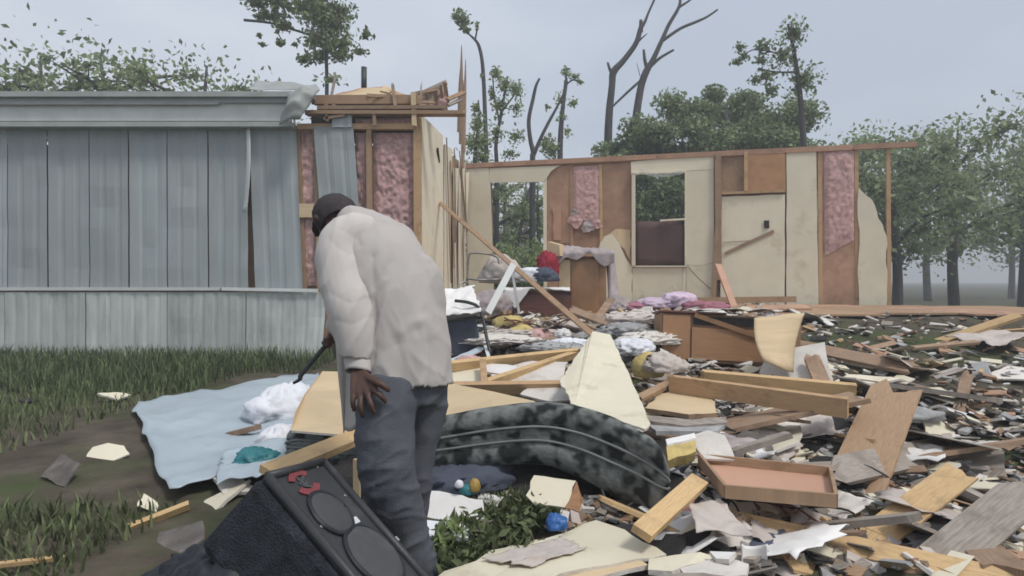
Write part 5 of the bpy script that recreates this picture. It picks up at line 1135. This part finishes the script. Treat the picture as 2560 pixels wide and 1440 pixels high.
# trousers -----------------------------------------------------------
tr = []
tr.append(tv([(*W(1018, 925, 2.44), .15, .115), (*W(1016, 965, 2.43), .158, .125), (*W(1014, 1010, 2.42), .14, .11)], ref=LFT, seg=24))
tr.append(tv([P5(980, 955, 2.37, .108), P5(970, 1010, 2.34, .108), P5(964, 1080, 2.31, .105), P5(966, 1150, 2.29, .102), P5(974, 1205, 2.29, .098), P5(990, 1260, 2.31, .090), P5(1012, 1320, 2.345, .080), P5(1036, 1390, 2.38, .076), P5(1054, 1450, 2.41, .078)], seg=20))
tr.append(tv([P5(1056, 955, 2.50, .100), P5(1056, 1020, 2.50, .095), P5(1044, 1100, 2.50, .080), P5(1030, 1180, 2.50, .078), P5(1022, 1270, 2.53, .074), P5(1016, 1380, 2.56, .072), P5(1012, 1440, 2.57, .074)], seg=18))
TRC = [([(1040, 985), (1042, 1050), (1038, 1120), (1040, 1190)], 7, -.016), ([(905, 1125), (950, 1150), (1000, 1140), (1030, 1120)], 7, -.009), ([(900, 1170), (940, 1180), (985, 1165)], 6, .008), ([(905, 1195), (950, 1215), (1010, 1200)], 8, -.010),
       ([(930, 1245), (970, 1240), (1030, 1225)], 7, .008), ([(945, 1270), (980, 1285), (1050, 1265)], 8, -.012), ([(960, 1310), (1000, 1305), (1050, 1295)], 7, .008), ([(970, 1335), (1010, 1345), (1058, 1325)], 8, -.010),
       ([(985, 1370), (1020, 1365), (1060, 1355)], 7, .007), ([(930, 1040), (960, 1070), (1000, 1085)], 12, -.006), ([(960, 1000), (990, 1030), (1020, 1060)], 10, .006), ([(900, 1060), (930, 1100), (975, 1120)], 8, .006)]
remesh('trousers', tr, .007, M['trousers'], man, 8, lambda co, no: (lambda c: c + no * (folds(c, no, 1.2, .024, .008, .007, 2.0) + .8 * folds(c, no, .2, .02, .005, .006, 6.0))[:, None])(creases(TRC, co, no, .0012, 8, .30, 1.2)))
# cap and shoes
capv = [ball(HD + hup * .022 - fdir * .01, (.097, .097, .095), 22), tv([(*HP(.05, 0, .055), .07, .03), (*HP(.10, 0, .05), .065, .012), (*HP(.145, 0, .03), .045, .006)], ref=LFT)]
def ckeep(co):
    q = np.array(HD + hup * -.045); h = np.array(hup); f = np.array(fdir); return (co - q) @ h + ((co - q) @ f) * .18 > 0
def trim(co, no):
    nn = np.array([noise.noise(V(p) * 40) for p in co]); return co + no * (nn * .0025)[:, None]
remesh('cap', capv, .006, M['cap'], man, 3, trim, ckeep, .004)
for s in 'LR':
    a = AN[s]; sh = [tv([(*(V((a.x, a.y, .05)) - FWD * .07), .045, .05), (*(V((a.x, a.y, .055))), .05, .055), (*(V((a.x, a.y, .045)) + FWD * .10), .05, .045), (*(V((a.x, a.y, .035)) + FWD * .20), .035, .03)], ref=LFT), tv([(a.x, a.y, .05, .045), (a.x, a.y, .11, .045)])]
    remesh('shoe', sh, .007, M['shoe'], man, 3)
# the bar he holds
b1, b2 = bar0 - bd * .06, bar1 + bd * .02
T(tubes('pry_bar', [[(*b1, .008), (*b1.lerp(b2, .1), .011), (*b1.lerp(b2, .5), .011), (*b1.lerp(b2, .92), .011), (*(b2 + V((.012, 0, 0))), .009), (*(b2 + V((-.02, 0, -.02))), .006)]], M['darksteel'], seg=10), 'black metal bar held low in the man\'s right hand', 'bar')

# ------------------------------------------------------------------ damp hazy air round the whole place
hz_m = bpy.data.materials.new('haze_air'); hz_m.use_nodes = True; hn = hz_m.node_tree.nodes; hn.clear()
ho = hn.new('ShaderNodeOutputMaterial'); hv = hn.new('ShaderNodeVolumePrincipled')
hv.inputs['Color'].default_value = (.93, .95, .97, 1); hv.inputs['Density'].default_value = .007; hv.inputs['Anisotropy'].default_value = .2
hz_m.node_tree.links.new(hv.outputs[0], ho.inputs['Volume'])
vs, fs = box_vf(Matrix.Identity(4), (-260, 260), (-30, 260), (-1.2, 13))
hb = mk('haze', vs, fs, hz_m); hb['kind'] = 'stuff'; hb['label'] = 'thin damp haze over the wreck and the woods'; hb['category'] = 'haze'
